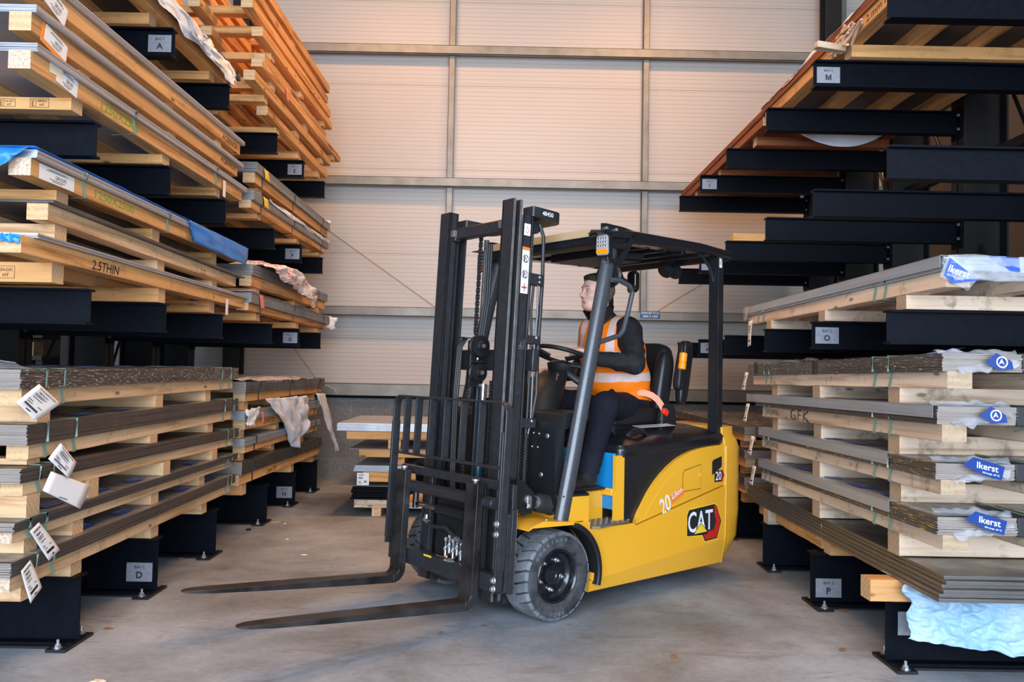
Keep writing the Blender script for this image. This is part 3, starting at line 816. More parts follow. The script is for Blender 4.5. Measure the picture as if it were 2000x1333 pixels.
ON = P; P = pack('upper pack on the far left G shelf with red printed wrapping bunched over its edge', -1, -1.93, 6.08, 8.60, 1.83, .055, .08, .08, 10, 'grey_sheet', 'orange', [6.35, B2 - .1, B3 - .15], 0, straps=(8.2,), strapm='strap_black', group=g, near_r=.03)
def bunch(u, v):
    y = 6.12 + u * 1.35 + v * .45 * (1 - .3 * u); s_ = v
    x = -2.1 + .28 * min(1, s_ * 2.2); z = 2.055 + .075 * math.sin(PI * min(1, u * 1.15)) * (1 - s_ * .4) - .30 * max(0, s_ - .38) * (0.45 + .8 * u)
    q = Vector((u * 6, v * 5, 2)); d = mnoise.noise(q) * .045 + mnoise.noise(q * 2.7) * .022
    return (x + d, y + d * .5, z + d * .5)
b = MB(); b.grid(bunch, 50, 36, 'printed_wrap'); o = b.build('printed_wrapping', P[0], ang=180, solid=.001); o.location = P[1]
P = pack('lowest pack on the far left base beams, thick dark stack on orange timber', -1, XL, 6.02, 8.6, .315, .08, .075, .095, 22, 'dark_sheet', 'orange', [6.22, B2 - .05, B3 - .1], -.03, straps=(6.32,), strapm='strap_black', group=g, near_r=.0)
face_text(P[0], P[1], -1, XL, 6.85, .43, '2mm CR', .04, 'ink_black', .26)
ON = P; P = pack('second pack up on the far left base beams, pale grey sheets', -1, XL, 6.06, 8.5, .575, .06, .058, .052, 6, 'galvanised_sheet', 'orange', [6.15, 7.0, 8.0], 0, straps=(6.35, 8.3), strapm='strap_black', group=g)
ON = P; P = pack('third pack up on the far left base beams, grey sheets with white wrapping torn loose', -1, XL, 6.05, 8.5, .75, .055, .075, .065, 8, 'galvanised_sheet', 'orange', [6.15, 7.05, 8.0], -.012, straps=(8.3,), strapm='strap_black', group=g)
face_text(P[0], P[1], -1, XL, 6.75, .842, '2mm CR', .04, 'ink_black', .3)
def drape(u, v):
    y = 6.45 + u * 1.35 * (1 - .45 * v) + v * .75
    x = -1.90 + .02 * math.sin(u * 17) * v; z = 1.03 - .02 * u - v * (.20 + .28 * abs(math.sin(u * 2.9 + .4)))
    q = Vector((u * 7, v * 3, 5)); d = mnoise.noise(q) * .04 + mnoise.noise(q * 3) * .015
    return (x + d, y, z + d * .3)
b = MB(); b.grid(drape, 44, 26, 'white_wrap'); o = b.build('torn_wrapping', P[0], ang=180, solid=.001); o.location = P[1]
cloth('torn_wrapping', P[0], P[1], (-1.93, 6.05, .96), (-1.92, 6.4, .97), (-1.925, 6.1, .84), (-1.92, 6.25, .84), 'white_wrap', 12, 10, .02, 4, 3, edge=.02)
yel(P, -1.91, 6.42, .88, 'paper_pink', .06, .09)
ON = P; P = pack('topmost pack on the far left base beams under red and white printed wrapping', -1, XL, 6.06, 8.66, .94, .08, .068, .08, 18, 'dark_sheet', 'orange', [6.2, 7.1, B3 - .1], 0, straps=(6.42, 7.35, 8.45), strapm='strap_black', group=g)
face_text(P[0], P[1], -1, XL, 8.05, 1.055, 'ANTI SLIP', .03, 'ink_red', .35)
cloth('printed_wrapping', P[0], P[1], (-2.7, 6.2, 1.19), (-2.7, 8.5, 1.18), (-1.93, 6.1, 1.175), (-1.93, 8.6, 1.165), 'printed_wrap', 50, 16, .035, 7, 21, outv=(0, 0, 1))
cloth('torn_wrapping', P[0], P[1], (-1.95, 8.35, 1.02), (-1.93, 8.66, 1.00), (-1.85, 8.95, .36), (-1.84, 9.05, .36), 'white_wrap', 8, 24, .03, 3, 13, edge=.02)

# ---- empty timber pallets on the far left E shelf
def empty_pallet(label, Y0, Y1, z0, hb, hr, dxx, tim='orange', txt=None, flip=False, pink=False):
    P = pack(label, -1, XL + dxx, Y0, Y1, z0, hb, hr, 0, 0, 'dark_sheet', tim, [Y0 + .38, (Y0 + Y1) / 2 + .05, Y1 - .30], 0, group='empty timber pallets on the far left top shelf', name='timber_pallet', near_r=0, rend=.0, nrun=4, rb=.085, cat='pallet')
    if txt: face_text(P[0], P[1], -1, XL + dxx, (Y0 + Y1) / 2 + txt[1], z0 + hb + hr * .5, txt[0], .035, 'ink_black')
    return P
zz = 3.215
spec = [(6.45, 8.62, .065, .075, .0, ('2.5', -.9), 'lowest empty pallet of the far left top shelf, marked 2.5'),
        (6.02, 8.62, .055, .075, .03, ('250', .9), 'second empty pallet from the bottom of the far left pile'),
        (6.10, 9.0, .055, .06, .06, ('1250x2500', .9), 'third empty pallet up, sticking out furthest towards the back wall'),
        (6.35, 8.55, .06, .075, .0, ('DURBAR X1', -.2), 'fourth empty pallet up, with DURBAR handwritten on its runner'),
        (6.15, 8.62, .055, .07, .04, None, 'fifth empty pallet up on the far left pile'),
        (5.95, 8.62, .06, .075, .02, None, 'sixth empty pallet up, darker greenish timber'),
        (5.9, 8.6, .06, .075, .0, ('5 G', -.6), 'seventh empty pallet up, next below the top one'),
        (5.8, 8.60, .055, .075, .0, None, 'topmost empty pallet of the far left pile')]
for (y0, y1, hb, hr, dxx, tx, lb) in spec:
    P = empty_pallet(lb, y0, y1, zz, hb, hr, dxx, txt=tx); zz += hb + hr + .001
    if 'third' in lb: yel(P, XL + .07, 6.75, zz - .06, 'paper_pink', .08, .10)

# ---- right rack, near bay, floor level
C1, C2, C3 = RY[:3]; E1, E2, E3 = RY[3:]
g = 'strapped sheet packs piled on the floor level of the right rack'
# six loose thick plates on bearers
for i, (y, x0) in enumerate(((3.70, 1.62), (4.60, 1.80), (5.50, 1.74))):
    tim = ('orange', 'orange', 'grey')[i]
    b = MB().box(0, 1.2, -.05, .05, 0, .095, tim + '_timber_x', ends=('end_grain', 'x'))
    o = b.build('timber_bearer', bevel=.003, loc=(x0, y, .301)); tag(o, ('orange timber bearer on the nearest right base beam, beside the blue tarpaulin', 'orange timber bearer on the right base beam marked P', 'grey weathered timber bearer on the third right base beam')[i], 'timber', 'timber bearers under the right floor pile')
zz = .3965
for i in range(6):
    rnd = random.Random(i + 50)
    b = MB().box(0, 1.20, -1.37, 1.33, 0, .0145, 'mill_plate')
    o = b.build('steel_plate', bevel=.001, loc=(1.795 - .018 * (5 - i) * .6 + rnd.uniform(-.004, .004), 4.72 + rnd.uniform(-.012, .012) + (5 - i) * -.008, zz), rot=(0, 0, 0))
    tag(o, ['lowest', 'second lowest', 'third from bottom', 'third from top', 'second highest', 'topmost'][i] + ' dark steel plate of the six under the right hand packs', 'steel plate', 'loose steel plates'); zz += .0155
# broken runner below the plates
b = MB(); rings = []
for k in range(24):
    y = 4.66 + k * .050; j = .01 * mnoise.noise(Vector((k * .9, 0, 0)))
    rings.append([(1.79, y, .315 + abs(j)), (1.87, y, .315), (1.87, y, .385), (1.79 + abs(j), y, .388)])
b.loft(rings, 'orange_timber_y'); o = b.build('broken_runner', bevel=.002); tag(o, 'split orange timber runner under the right hand steel plates', 'timber')
b = MB()
for k in range(5): b.cyl((1.775 + .006 * k, 4.60 + .012 * k, .39), (1.765 + .008 * k, 4.61 + .01 * k, .43 + .012 * ((k * 7) % 4)), .004, 'cream_timber_z', 5, .0008)
b.obox((1.78, 4.63, .388), (.03, .06, .02), 'cream_timber_y'); o = b.build('splinter'); tag(o, 'splintered pale wood sticking up from the broken runner', 'wood splinter')
def protector(P, X, y0, y1, zt, h=.05, w_=.10, dz=0, ym=4.6, L=2.7):
    b = MB(); sg = 1
    for seg in range(1):
        b.box(X - .026, X - .0245, y0, y1, zt - h, zt + .004, 'galvanised_sheet'); b.box(X - .026, X + w_, y0, y1, zt + .003, zt + .0045, 'galvanised_sheet')
    for p in b.v: p.z += dz * (p.y - ym) / L
    o = b.build('edge_protector', P[0]); o.location = P[1]
def nearwrap(P, X, zt, hs, Y0, seed, sdx=.24, blue=True, ty=0.0):
    """crumpled printed polythene hanging over the near end, and the black card with its strap"""
    y = Y0 - .012
    b = MB(); b.box(X + sdx, X + sdx + .10, Y0 - .006, Y0 + .3, zt - hs - .004, zt + .004, 'card_black'); o = b.build('edge_card', P[0], bevel=.006); o.location = P[1]
    b = MB(); b.tube([(X + sdx + .055, Y0 + .5, zt + .006), (X + sdx + .055, Y0 - .010, zt + .006), (X + sdx + .055, Y0 - .010, zt - hs - .006), (X + sdx + .055, Y0 + .1, zt - hs - .03)], .001, 'strap_green', 4, rs=[(.0016, .010)] * 4, flat=(0, 0, 1)); o = b.build('strap', P[0]); o.location = P[1]
    cloth('loose_polythene', P[0], P[1], (X + .02, Y0 + .15, zt + .015), (X + sdx, Y0 + .05, zt + .02), (X + .04, y - .03, zt - hs * 1.15), (X + sdx - .03, y - .02, zt - hs * .6), 'clear_film', 24, 14, .016, 5, seed, outv=(0, -1, 0), edge=.02)
    if not blue:
        b = MB(); T = frame((X + .19, y - .028, zt - .03), (1, 0, 0), (0, .1, 1))
        b.add([(-.06, -.005, 0), (-.015, .035, 0), (.045, .0, 0), (.05, -.03, 0), (-.01, -.035, 0)], [(0, 4, 3, 2, 1)], 'logo_blue_dimmed', T); b.lathe([(.018, .001), (.023, .001), (.023, .0015), (.018, .0015)], 'ink_white', T @ Matrix.Translation((.005, -.002, 0)), 24, caps=False)
        b.add([(-.009, -.012, .0012), (.004, .012, .0012), (.014, -.012, .0012), (.004, -.004, .0012)], [(0, 3, 2, 1)], 'ink_white', T)
        o = b.build('printed_patch', P[0]); o.location = P[1]
    if blue:
        b = MB(); c = Vector((X + .15, y - .030, zt - .012)); T = frame(c, (1, 0, -.22), (0, .25, 1))
        b.add([(-.085, -.005, 0), (-.045, .036, 0), (.085, .026, 0), (.075, -.033, 0), (.0, -.028, 0)], [(0, 4, 3, 2, 1)], 'logo_blue_dimmed', T)
        b.text('lkerst', T @ Matrix.Translation((.015, .008, 0)), .026, 'ink_white', .088, z=.001)
        b.text('Group of C', T @ Matrix.Translation((.03, -.018, 0)), .009, 'ink_white', .07, z=.001)
        o = b.build('printed_patch', P[0]); o.location = P[1]
        b = MB(); T = frame((X + sdx + .20, y - .012, zt - .02), (1, 0, .3), (0, .1, 1))
        b.add([(-.08, -.02, 0), (-.06, .034, 0), (.08, .026, 0), (.08, -.034, 0)], [(0, 3, 2, 1)], 'logo_blue_dimmed', T)
        b.text('steel', T @ Matrix.Translation((.01, .005, 0)), .026, 'ink_white', .08, z=.001)
        b.text('mpanies', T @ Matrix.Translation((.02, -.021, 0)), .009, 'ink_white', .06, z=.001)
        o = b.build('printed_patch', P[0]); o.location = P[1]
for (lb, z0, hb, hr, hs, dz, mat_, prot, Y0, seed, tagc, txt) in (
    ('lowest strapped pack on the right floor pile, resting directly on the dark plates', .492, .096, .060, .072, -.03, 'dark_sheet_marked', (3.72, 5.66), 3.31, 31, (5.62, .61), None),
    ('second strapped pack up on the right floor pile, yellow flecked sheet edges and printed film', .728, .082, .060, .066, -.026, 'dark_sheet_marked', (3.74, 5.66), 3.325, 37, (5.66, .81), 'WALKERSTEEL'),
    ('third strapped pack up on the right floor pile with black spray paint on its runner', .942, .078, .070, .074, -.034, 'dark_sheet', (3.34, 5.95), 3.316, 41, (5.78, 1.03), 'WALKERSTEEL'),
    ('topmost strapped pack on the right floor pile, thick stack with flecked edges', 1.168, .068, .068, .072, -.036, 'dark_sheet_marked', None, 3.276, 43, (5.82, 1.25), None)):
    ON = None if z0 < .6 else P
    P = pack(lb, 1, XR, Y0, 5.95 if z0 > 1 else 5.75, z0, hb, hr, hs, 16, mat_, 'cream', [3.75, 4.68, 5.45], dz, straps=(3.74, 3.90, 5.45, 5.55), group=g, bfront=.015, rb=.10, film=(.5 if z0 < 1.1 else .9), near_r=.0, bw=.11)
    X = XR; zt = P[2]
    if prot: protector(P, X, prot[0], prot[1], zt, .048, .10, dz)
    nearwrap(P, X, zt - dz * .5 * (-1) * -1 + 0, hs, Y0, seed, blue=(z0 < .8), sdx=.30)
    ty, tz = tagc
    tag_card(P[0], P[1], [(1.70, ty + .05, tz + .055), (1.70, ty - .03, tz + .055), (1.67, ty - .05, tz - .07), (1.67, ty + .03, tz - .07)], title=None, hole=True)
    if txt: face_text(P[0], P[1], 1, X, 5.45, P[4] + hr * .5 - .01, txt, .03, 'ink_brown', .28)
    if 'spray' in lb:
        b = MB(); T = fr_side(1, X, 4.92, P[4] + hr * .45)
        def arc(cx, cy, r, a0, a1, n=10): return [(cx + r * math.cos(a0 + (a1 - a0) * i / n), cy + .8 * r * math.sin(a0 + (a1 - a0) * i / n), .0005) for i in range(n + 1)]
        for pts in (arc(-.12, 0, .035, .8, 5.4), [(-.12, -.005, .0005), (-.085, -.005, .0005), (-.085, -.03, .0005)], [(-.04, -.03, .0005), (-.03, .03, .0005), (.02, .03, .0005)], [(-.035, 0, .0005), (.01, 0, .0005)], [(.06, .03, .0005), (.05, -.03, .0005)], [(.13, .03, .0005), (.055, 0, .0005), (.15, -.035, .0005)]):
            b.tube(pts, .001, 'ink_black', 6, rs=[(.006, .0006)] * len(pts), T=T, flat=(0, 0, 1) if 0 else None)
        o = b.build('spray_mark', P[0]); o.location = P[1]
# bits of blue film on top of the topmost pack
cloth('blue_film_scrap', P[0], P[1], (XR + .02, 4.9, 1.385), (XR + .3, 5.9, 1.40), (XR + .1, 4.7, 1.385), (XR + .4, 5.6, 1.385), 'clear_film', 20, 10, .02, 4, 5, outv=(0, 0, 1))
for yy, xx, sz in ((5.55, XR + .06, .10), (5.95, XR + .02, .08), (3.55, XR + .1, .18)):
    b = MB(); T = frame((xx, yy, 1.392 + (4.6 - yy) * .012), (0, -1, .05), (1, 0, .35)); b.add([(-sz, -.03, 0), (sz * .6, -.03, 0), (sz, .03, 0), (-sz * .5, .035, 0)], [(0, 1, 2, 3)], 'logo_blue', T)
    b.text('Walkersteel', T, .022, 'ink_white', sz * 1.0, z=.001); o = b.build('printed_patch', P[0]); o.location = P[1]
b = MB(); 
for yy in (4.62, 5.72): b.box(XR - .026, XR - .022, yy, yy + .05, 1.30, 1.378, 'card_black')
o = b.build('edge_card', P[0]); o.location = P[1]
# ---- right rack O shelf
P = pack('single pack of bright sheets with printed blue film on the right hand shelf marked O', 1, 1.79, 3.345, 6.15, 1.602, .062, .068, .058, 14, 'galvanised_sheet', 'cream', [C1 + .0, C2 + .0, C3 + .08], -.010, straps=(3.86, 3.97, 5.72, 5.84), rb=.10, rin=.01, near_r=.0, bfront=.0, W=1.21, group='sheet pack on the shelf marked O')
protector(P, 1.80, 3.36, 6.1, P[2] + .003, .046, .25, -.010)
b = MB(); b.box(1.79 + .30, 1.79 + .52, 3.338, 3.36, 1.733, 1.797, 'galvanised_sheet'); o = b.build('edge_card', P[0]); o.location = P[1]
b = MB(); b.tube([(2.155, 3.8, 1.799), (2.155, 3.332, 1.799), (2.155, 3.332, 1.731), (2.1, 3.5, 1.70)], .001, 'strap_green', 4, rs=[(.0016, .011)] * 4, flat=(0, 0, 1)); o = b.build('strap', P[0]); o.location = P[1]
b = MB(); c = Vector((1.835, 3.325, 1.725)); T = frame(c, (1, 0, -.35), (.0, -.1, 1))
b.add([(-.07, -.04, 0), (-.068, .055, 0), (.085, .02, 0), (.06, -.055, 0)], [(0, 3, 2, 1)], 'clear_film', T)
b.add([(-.055, -.03, .001), (-.06, .045, .001), (.085, .0, .001), (-.01, -.05, .001)], [(0, 3, 2, 1)], 'logo_blue', T)
b.text('lkerst', T @ Matrix.Translation((-.002, .005, 0)), .030, 'ink_white', .09, z=.002); b.text('Group of C', T @ Matrix.Translation((-.01, -.022, 0)), .010, 'ink_white', .07, z=.002)
o = b.build('printed_patch', P[0]); o.location = P[1]
b = MB(); T = frame((2.03, 3.333, 1.77), (1, 0, 0), (0, 0, 1)); b.add([(-.07, .028, 0), (.05, .024, 0), (.06, -.035, 0), (.02, -.03, 0)], [(0, 3, 2, 1)], 'logo_blue', T); o = b.build('printed_patch', P[0]); o.location = P[1]
cloth('loose_polythene', P[0], P[1], (1.80, 3.34, 1.80), (2.9, 3.33, 1.79), (1.80, 3.31, 1.69), (2.9, 3.36, 1.70), 'clear_film', 30, 8, .02, 6, 3, outv=(0, -1, 0), edge=.02)
cloth('loose_polythene', P[0], P[1], (1.77, 6.05, 1.80), (1.78, 6.22, 1.79), (1.76, 6.05, 1.70), (1.78, 6.20, 1.69), 'clear_film', 8, 8, .01, 6, 3)
tag_card(P[0], P[1], [(1.735, 5.92, 1.67), (1.735, 5.82, 1.68), (1.73, 5.84, 1.50), (1.73, 5.92, 1.49)], title=None)
# ---- right rack M shelf (seen from below), near and far bay
P = pack('pack of dark sheets with a splintered orange runner on the top right shelf marked M', 1, 1.885, 3.30, 6.10, 3.102, .072, .075, .055, 8, 'red_timber_y', 'orange', [C2 - .03, C3 + .3], 0, nrun=4, W=1.12, rin=.01, group='packs on the top shelf of the right rack', bw=.10, near_r=.0)
face_text(P[0], P[1], 1, 1.885, 4.16, 3.215, '2.mm HR', .040, 'ink_black', .32, tilt=.05)
b = MB()
rnd = random.Random(9)
for k in range(16):
    y = 4.55 + rnd.uniform(-.2, .2); z = 3.19 + rnd.uniform(-.02, .06)
    b.obox((1.875 - rnd.uniform(0, .02), y, z), (.012, rnd.uniform(.08, .22), .012), 'cream_timber_y', Euler((rnd.uniform(-.4, .4), 0, rnd.uniform(-.15, .15))).to_matrix())
b.obox((1.80, 4.60, 3.165), (.17, .05, .035), 'cream_timber_x', Euler((0, .1, .1)).to_matrix())
o = b.build('splintered_wood', P[0]); o.location = P[1]
cloth('torn_paper', P[0], P[1], (1.93, 3.5, 3.325), (1.93, 6.15, 3.31), (1.868, 3.5, 3.31), (1.868, 6.12, 3.29), 'white_wrap', 60, 6, .012, 14, 3, outv=(0, 0, 1), edge=.025)
b = MB().box(1.885, 3.16, 3.34, 6.06, 3.2495, 3.2505, 'dark_sheet'); o = b.build('bottom_sheet', P[0]); o.location = P[1]
P = pack('dark red timber pack on the far top right shelf marked I', 1, 1.89, 6.12, 8.98, 3.102, .07, .065, .05, 8, 'red_timber_y', 'red', [6.45, E2 + .1, E3 + .1], 0, nrun=4, W=1.12, rin=.01, group='packs on the top shelf of the right rack', near_r=.0)
cloth('white_bag', P[0], P[1], (2.05, 6.12, 3.22), (2.95, 6.12, 3.22), (2.10, 6.10, 3.16), (2.85, 6.10, 3.15), 'white_wrap', 30, 8, .02, 3, 5, outv=(0, -1, 0), sag=.14)
# single timber on the second right shelf
b = MB().box(0, 1.25, -.045, .045, 0, .06, 'orange_timber_x', ends=('end_grain', 'x'))
tag(b.build('timber_bearer', bevel=.004, loc=(1.78, 6.55, 2.357)), 'orange timber lying across the empty middle shelf above the forklift roof', 'timber')
b = MB().box(0, 1.25, -.045, .045, 0, .05, 'orange_timber_x', ends=('end_grain', 'x'))
tag(b.build('timber_bearer', bevel=.004, loc=(1.72, 7.5, 2.357)), 'orange timber on the empty middle shelf, further back than the other', 'timber')
# far right floor pile seen past the tail of the truck
g = 'packs on the far bay of the right rack'
zz = .301
for i, (hb, hr, hs, mt, lb) in enumerate(((.09, .07, .06, 'dark_sheet', 'lowest pack on the far right base beams, mostly hidden by the truck'), (.07, .07, .06, 'dark_sheet', 'second pack up on the far right base beams behind the truck tail'), (.06, .06, .05, 'dark_sheet_marked', 'topmost pack on the far right base beams behind the truck tail'))):
    pack(lb, 1, 1.80, 6.15, 8.7, zz, hb, hr, hs, 6, mt, 'orange', [6.4, 7.4, 8.3], 0, W=1.2, group=g); zz += hb + hr + hs + .001
# blue tarpaulin on the near right base beam
b = MB()
def tp(u, v):
    x = 1.752 + u * .95; y0 = 3.585 - .05 * v
    top = .385 + .012 * math.sin(u * 9); bot = .165 - .13 * u
    if v < .25:
        k = v / .25; y = 3.80 - .19 * k; z = .405 - (0.02 * k) + .0
        z = .402 + .02 * (1 - k) * 0
        q = Vector((u * 8, v * 6, 1)); d = mnoise.noise(q) * .012
        return (x - .02 * (1 - k), y, min(z + d * .2, .399) if u > .06 else z + d)
    k = (v - .25) / .75
    z = .398 + (bot - .398) * k
    q = Vector((u * 5.5, k * 3, 4)); d = abs(mnoise.noise(q)) * .055 + abs(mnoise.noise(q * 2.6)) * .025 + mnoise.noise(q * 6) * .006
    e = .012 * mnoise.noise(Vector((u * 14, 0, 1))) * k
    return (x + .05 * mnoise.noise(Vector((0, k * 4, 2))) * (1 - u), 3.612 - d - .03 * k, z + e)
b.grid(tp, 110, 60, 'blue_tarp'); o = b.build('tarpaulin', ang=180, solid=.0015)
tag(o, 'crumpled light blue tarpaulin hanging over the nearest right base beam', 'tarpaulin')

# ------------------------------------------------------------------ free-standing pile against the back wall
g = 'pile of plates and timbers near the back wall'
def item(nm, lb, cat, box, m, ends=None, **k):
    x0, x1, y0, y1, z0, z1 = box
    b = MB().box(x0 - x0, x1 - x0, 0, y1 - y0, 0, z1 - z0, m, ends=ends)
    o = b.build(nm, bevel=k.get('bevel', .002), loc=(x0, y0, z0)); tag(o, lb, cat, g); return o
item('timber_block', 'small timber block on the floor under the pile by the back wall', 'timber', (-1.16, -1.08, 7.16, 8.2, 0, .072), 'pale_timber_y')
item('timber_block', 'timber block on the floor under the right end of the back wall pile', 'timber', (.30, .38, 7.16, 8.2, 0, .072), 'pale_timber_y')
item('timber_plank', 'pale timber plank, lowest of the pile by the back wall', 'timber', (-1.315, .9, 7.16, 7.25, .073, .147), 'cream_timber_x')
item('timber_plank', 'pale timber plank at the rear bottom of the back wall pile', 'timber', (-1.315, .9, 8.1, 8.19, .073, .147), 'cream_timber_x')
zz = .148
for i in range(6):
    item('steel_plate', 'black steel plate in the back wall pile, number %s counted from the lowest' % ('one', 'two', 'three', 'four', 'five', 'six')[i], 'steel plate', (-1.34 + .006 * (i % 3), .95, 7.12 + .01 * (i % 2), 8.35, zz, zz + .015), 'rack_black'); zz += .0185
item('steel_sheet', 'wide thin dark sheet jutting out to the left of the back wall pile', 'steel sheet', (-1.54, .95, 7.12, 8.40, .262, .266), 'grey_sheet')
item('timber_plank', 'orange timber plank with a white label taped below it', 'timber', (-1.24, .9, 7.14, 7.23, .30, .385), 'orange_timber_x')
item('timber_block', 'timber spacer under the labelled plank of the back wall pile', 'timber', (-1.0, -.92, 7.3, 8.2, .267, .385), 'orange_timber_y')
item('timber_block', 'timber spacer under the right end of the labelled plank', 'timber', (.3, .38, 7.3, 8.2, .267, .385), 'orange_timber_y')
b = MB(); T = frame((-1.235, 7.118, .325), (1, 0, 0), (0, 0, 1)); b.box(-.052, .052, -.053, .053, 0, .001, 'paper_white', T)
for v, k in ((.035, .6), (.015, .45), (.005, .5), (-.02, .3), (-.035, .35)): b.box(-.04, -.04 + .08 * k, v - .003, v + .003, .001, .0014, 'ink_black', T)
b.text('X', T @ Matrix.Translation((.02, -.022, 0)), .022, 'ink_black', .035, z=.0015)
tag(b.build('stock_label'), 'white stock label hanging at the front of the back wall pile', 'label')
zz = .387
for i in range(4):
    item('steel_sheet', 'pale galvanised sheet in the back wall pile, number %s counted from its lowest' % ('one', 'two', 'three', 'four')[i], 'steel sheet', (-1.325 + .004 * i, .95, 7.14, 8.35, zz, zz + .013), 'galvanised_sheet'); zz += .0133
item('timber_block', 'timber post between the pale sheets and the plank above', 'timber', (-1.0, -.89, 7.2, 8.25, .441, .512), 'orange_timber_y')
item('timber_block', 'timber post at the right between the pale sheets and the plank above', 'timber', (.3, .4, 7.2, 8.25, .441, .512), 'orange_timber_y')
item('timber_plank', 'orange timber plank with black handwriting in the middle of the back wall pile', 'timber', (-1.28, .9, 7.14, 7.24, .513, .58), 'orange_timber_x')
b = MB(); b.text('3x', frame((-.75, 7.1395, .548), (1, 0, 0), (0, 0, 1)), .04, 'ink_black'); b.text('A/', frame((-.58, 7.1395, .548), (1, 0, 0), (0, 0, 1)), .04, 'ink_black'); o = b.build('handwriting', bpy.data.objects['timber_plank.003'] if 'timber_plank.003' in bpy.data.objects else None)
if o.parent: o.location = -o.parent.location
item('steel_sheet', 'single thin sheet above the handwritten plank in the back wall pile', 'steel sheet', (-1.37, .95, 7.12, 8.3, .581, .586), 'grey_sheet')
item('timber_block', 'pale block under the topmost plank of the back wall pile', 'timber', (-1.03, -.92, 7.15, 8.25, .587, .665), 'pale_timber_y')
item('timber_block', 'pale block under the right end of the topmost plank of the back wall pile', 'timber', (.3, .4, 7.15, 8.25, .587, .665), 'pale_timber_y')
item('timber_plank', 'topmost orange plank of the back wall pile, carrying the upper sheets', 'timber', (-1.39, .9, 7.14, 7.24, .666, .738), 'orange_timber_x')
zz = .739
for i in range(6):
    item('steel_sheet', 'grey sheet on top of the back wall pile, number %s counted upwards' % ('one', 'two', 'three', 'four', 'five', 'six')[i], 'steel sheet', (-1.475 + .003 * (i % 3), 1.0, 7.12, 8.25, zz, zz + .0108), 'bright_sheet'); zz += .0112
# ------------------------------------------------------------------ the forklift (local frame: +x forward, +y its left side, z up)
plain('cat_yellow', (0.80, 0.385, 0.025), 0.28, 0, 0.5, coat=0.35)
plain('truck_black', (0.011, 0.012, 0.014), 0.36, 0, 0.5, 0.15, 60, 0.03)
plain('truck_black_gloss', (0.009, 0.010, 0.013), 0.22, 0, 0.5, coat=0.3)
plain('mast_black', (0.030, 0.030, 0.034), 0.36, 0.15, 0.5, 0.2, 30)
plain('mast_edge', (0.15, 0.14, 0.135), 0.45, 0.3, 0.5, 0.25, 25)
plain('fork_black', (0.022, 0.020, 0.020), 0.42, 0.1, 0.4, 0.7, 9, 0.05)
plain('plastic_black', (0.012, 0.012, 0.013), 0.45, 0, 0.4, 0.1, 200, 0.05)
plain('pillar_grey', (0.060, 0.064, 0.072), 0.30, 0.15, 0.6, 0.15, 60, coat=.2)
plain('vinyl_black', (0.010, 0.010, 0.011), 0.38, 0, 0.5, 0.1, 60, 0.1)
plain('hose_rubber', (0.018, 0.018, 0.018), 0.5)
plain('battery_blue', (0.008, 0.22, 0.52), 0.45)
plain('decal_white', (0.78, 0.78, 0.80), 0.4)
plain('decal_red', (0.55, 0.02, 0.015), 0.35)
plain('decal_orange', (0.85, 0.20, 0.03), 0.4)
plain('decal_yellow', (0.85, 0.58, 0.03), 0.35)
plain('safety_orange', (0.90, 0.28, 0.005), 0.4)
plain('lamp_clear', (0.65, 0.66, 0.70), 0.15, 0.6)
plain('lamp_amber', (0.9, 0.25, 0.0), 0.2)
plain('lamp_red', (0.7, 0.03, 0.01), 0.2)
plain('mirror_black', (0.006, 0.005, 0.005), 0.12)
plain('belt_salmon', (0.80, 0.33, 0.20), 0.7)
plain('buckle_red', (0.8, 0.03, 0.01), 0.4)
plain('cyl_blue', (0.006, 0.03, 0.05), 0.3)
def tyre_mat():
    m, t, b = mat_base('tyre_rubber', 0.75, 0, 0.3)
    f = noise(t, coords(t), 9, 6, 0.7)
    t.links.new(ramp(t, f, [(0.35, (0.018, 0.018, 0.019)), (0.7, (0.085, 0.088, 0.095))]), b.inputs['Base Color']); bump(t, b, f, .3, .004)
    m, t, b = mat_base('tyre_tread', 0.8, 0, 0.3)
    f = noise(t, coords(t), 7, 6, 0.7)
    t.links.new(ramp(t, f, [(0.3, (0.08, 0.085, 0.095)), (0.65, (0.20, 0.215, 0.235))]), b.inputs['Base Color']); bump(t, b, f, .3, .004)
tyre_mat()
TR = empty('forklift', (-.084, 4.669, 0), -140 * D)
tag(TR, 'yellow and black electric counterbalance forklift with black mast, parked in the aisle', 'forklift')
def side(x, y, z): return frame((x, y, z), (-1, 0, 0), (0, 0, 1))

# --- lower body
curve = [(-.617, .443), (-.650, .50), (-.689, .552), (-.735, .608), (-.79, .66), (-.845, .703), (-.905, .741), (-.97, .775), (-1.048, .803), (-1.12, .822), (-1.197, .834), (-1.28, .841), (-1.379, .845), (-1.46, .845)]
WXC = -.02
arch = [(WXC + .275 * math.cos(a * D), .23 + .275 * math.sin(a * D)) for a in (203, 190, 178, 166, 154, 142, 130, 118, 106)]
low = [(-.27, .105), (-1.46, .100)] + [(-1.46, .590), (-.617, .43), (-.60, .445), (-.245, .452), (-.245, .49), (-.07, .505)] + arch[::-1][0:9]
b = MB()
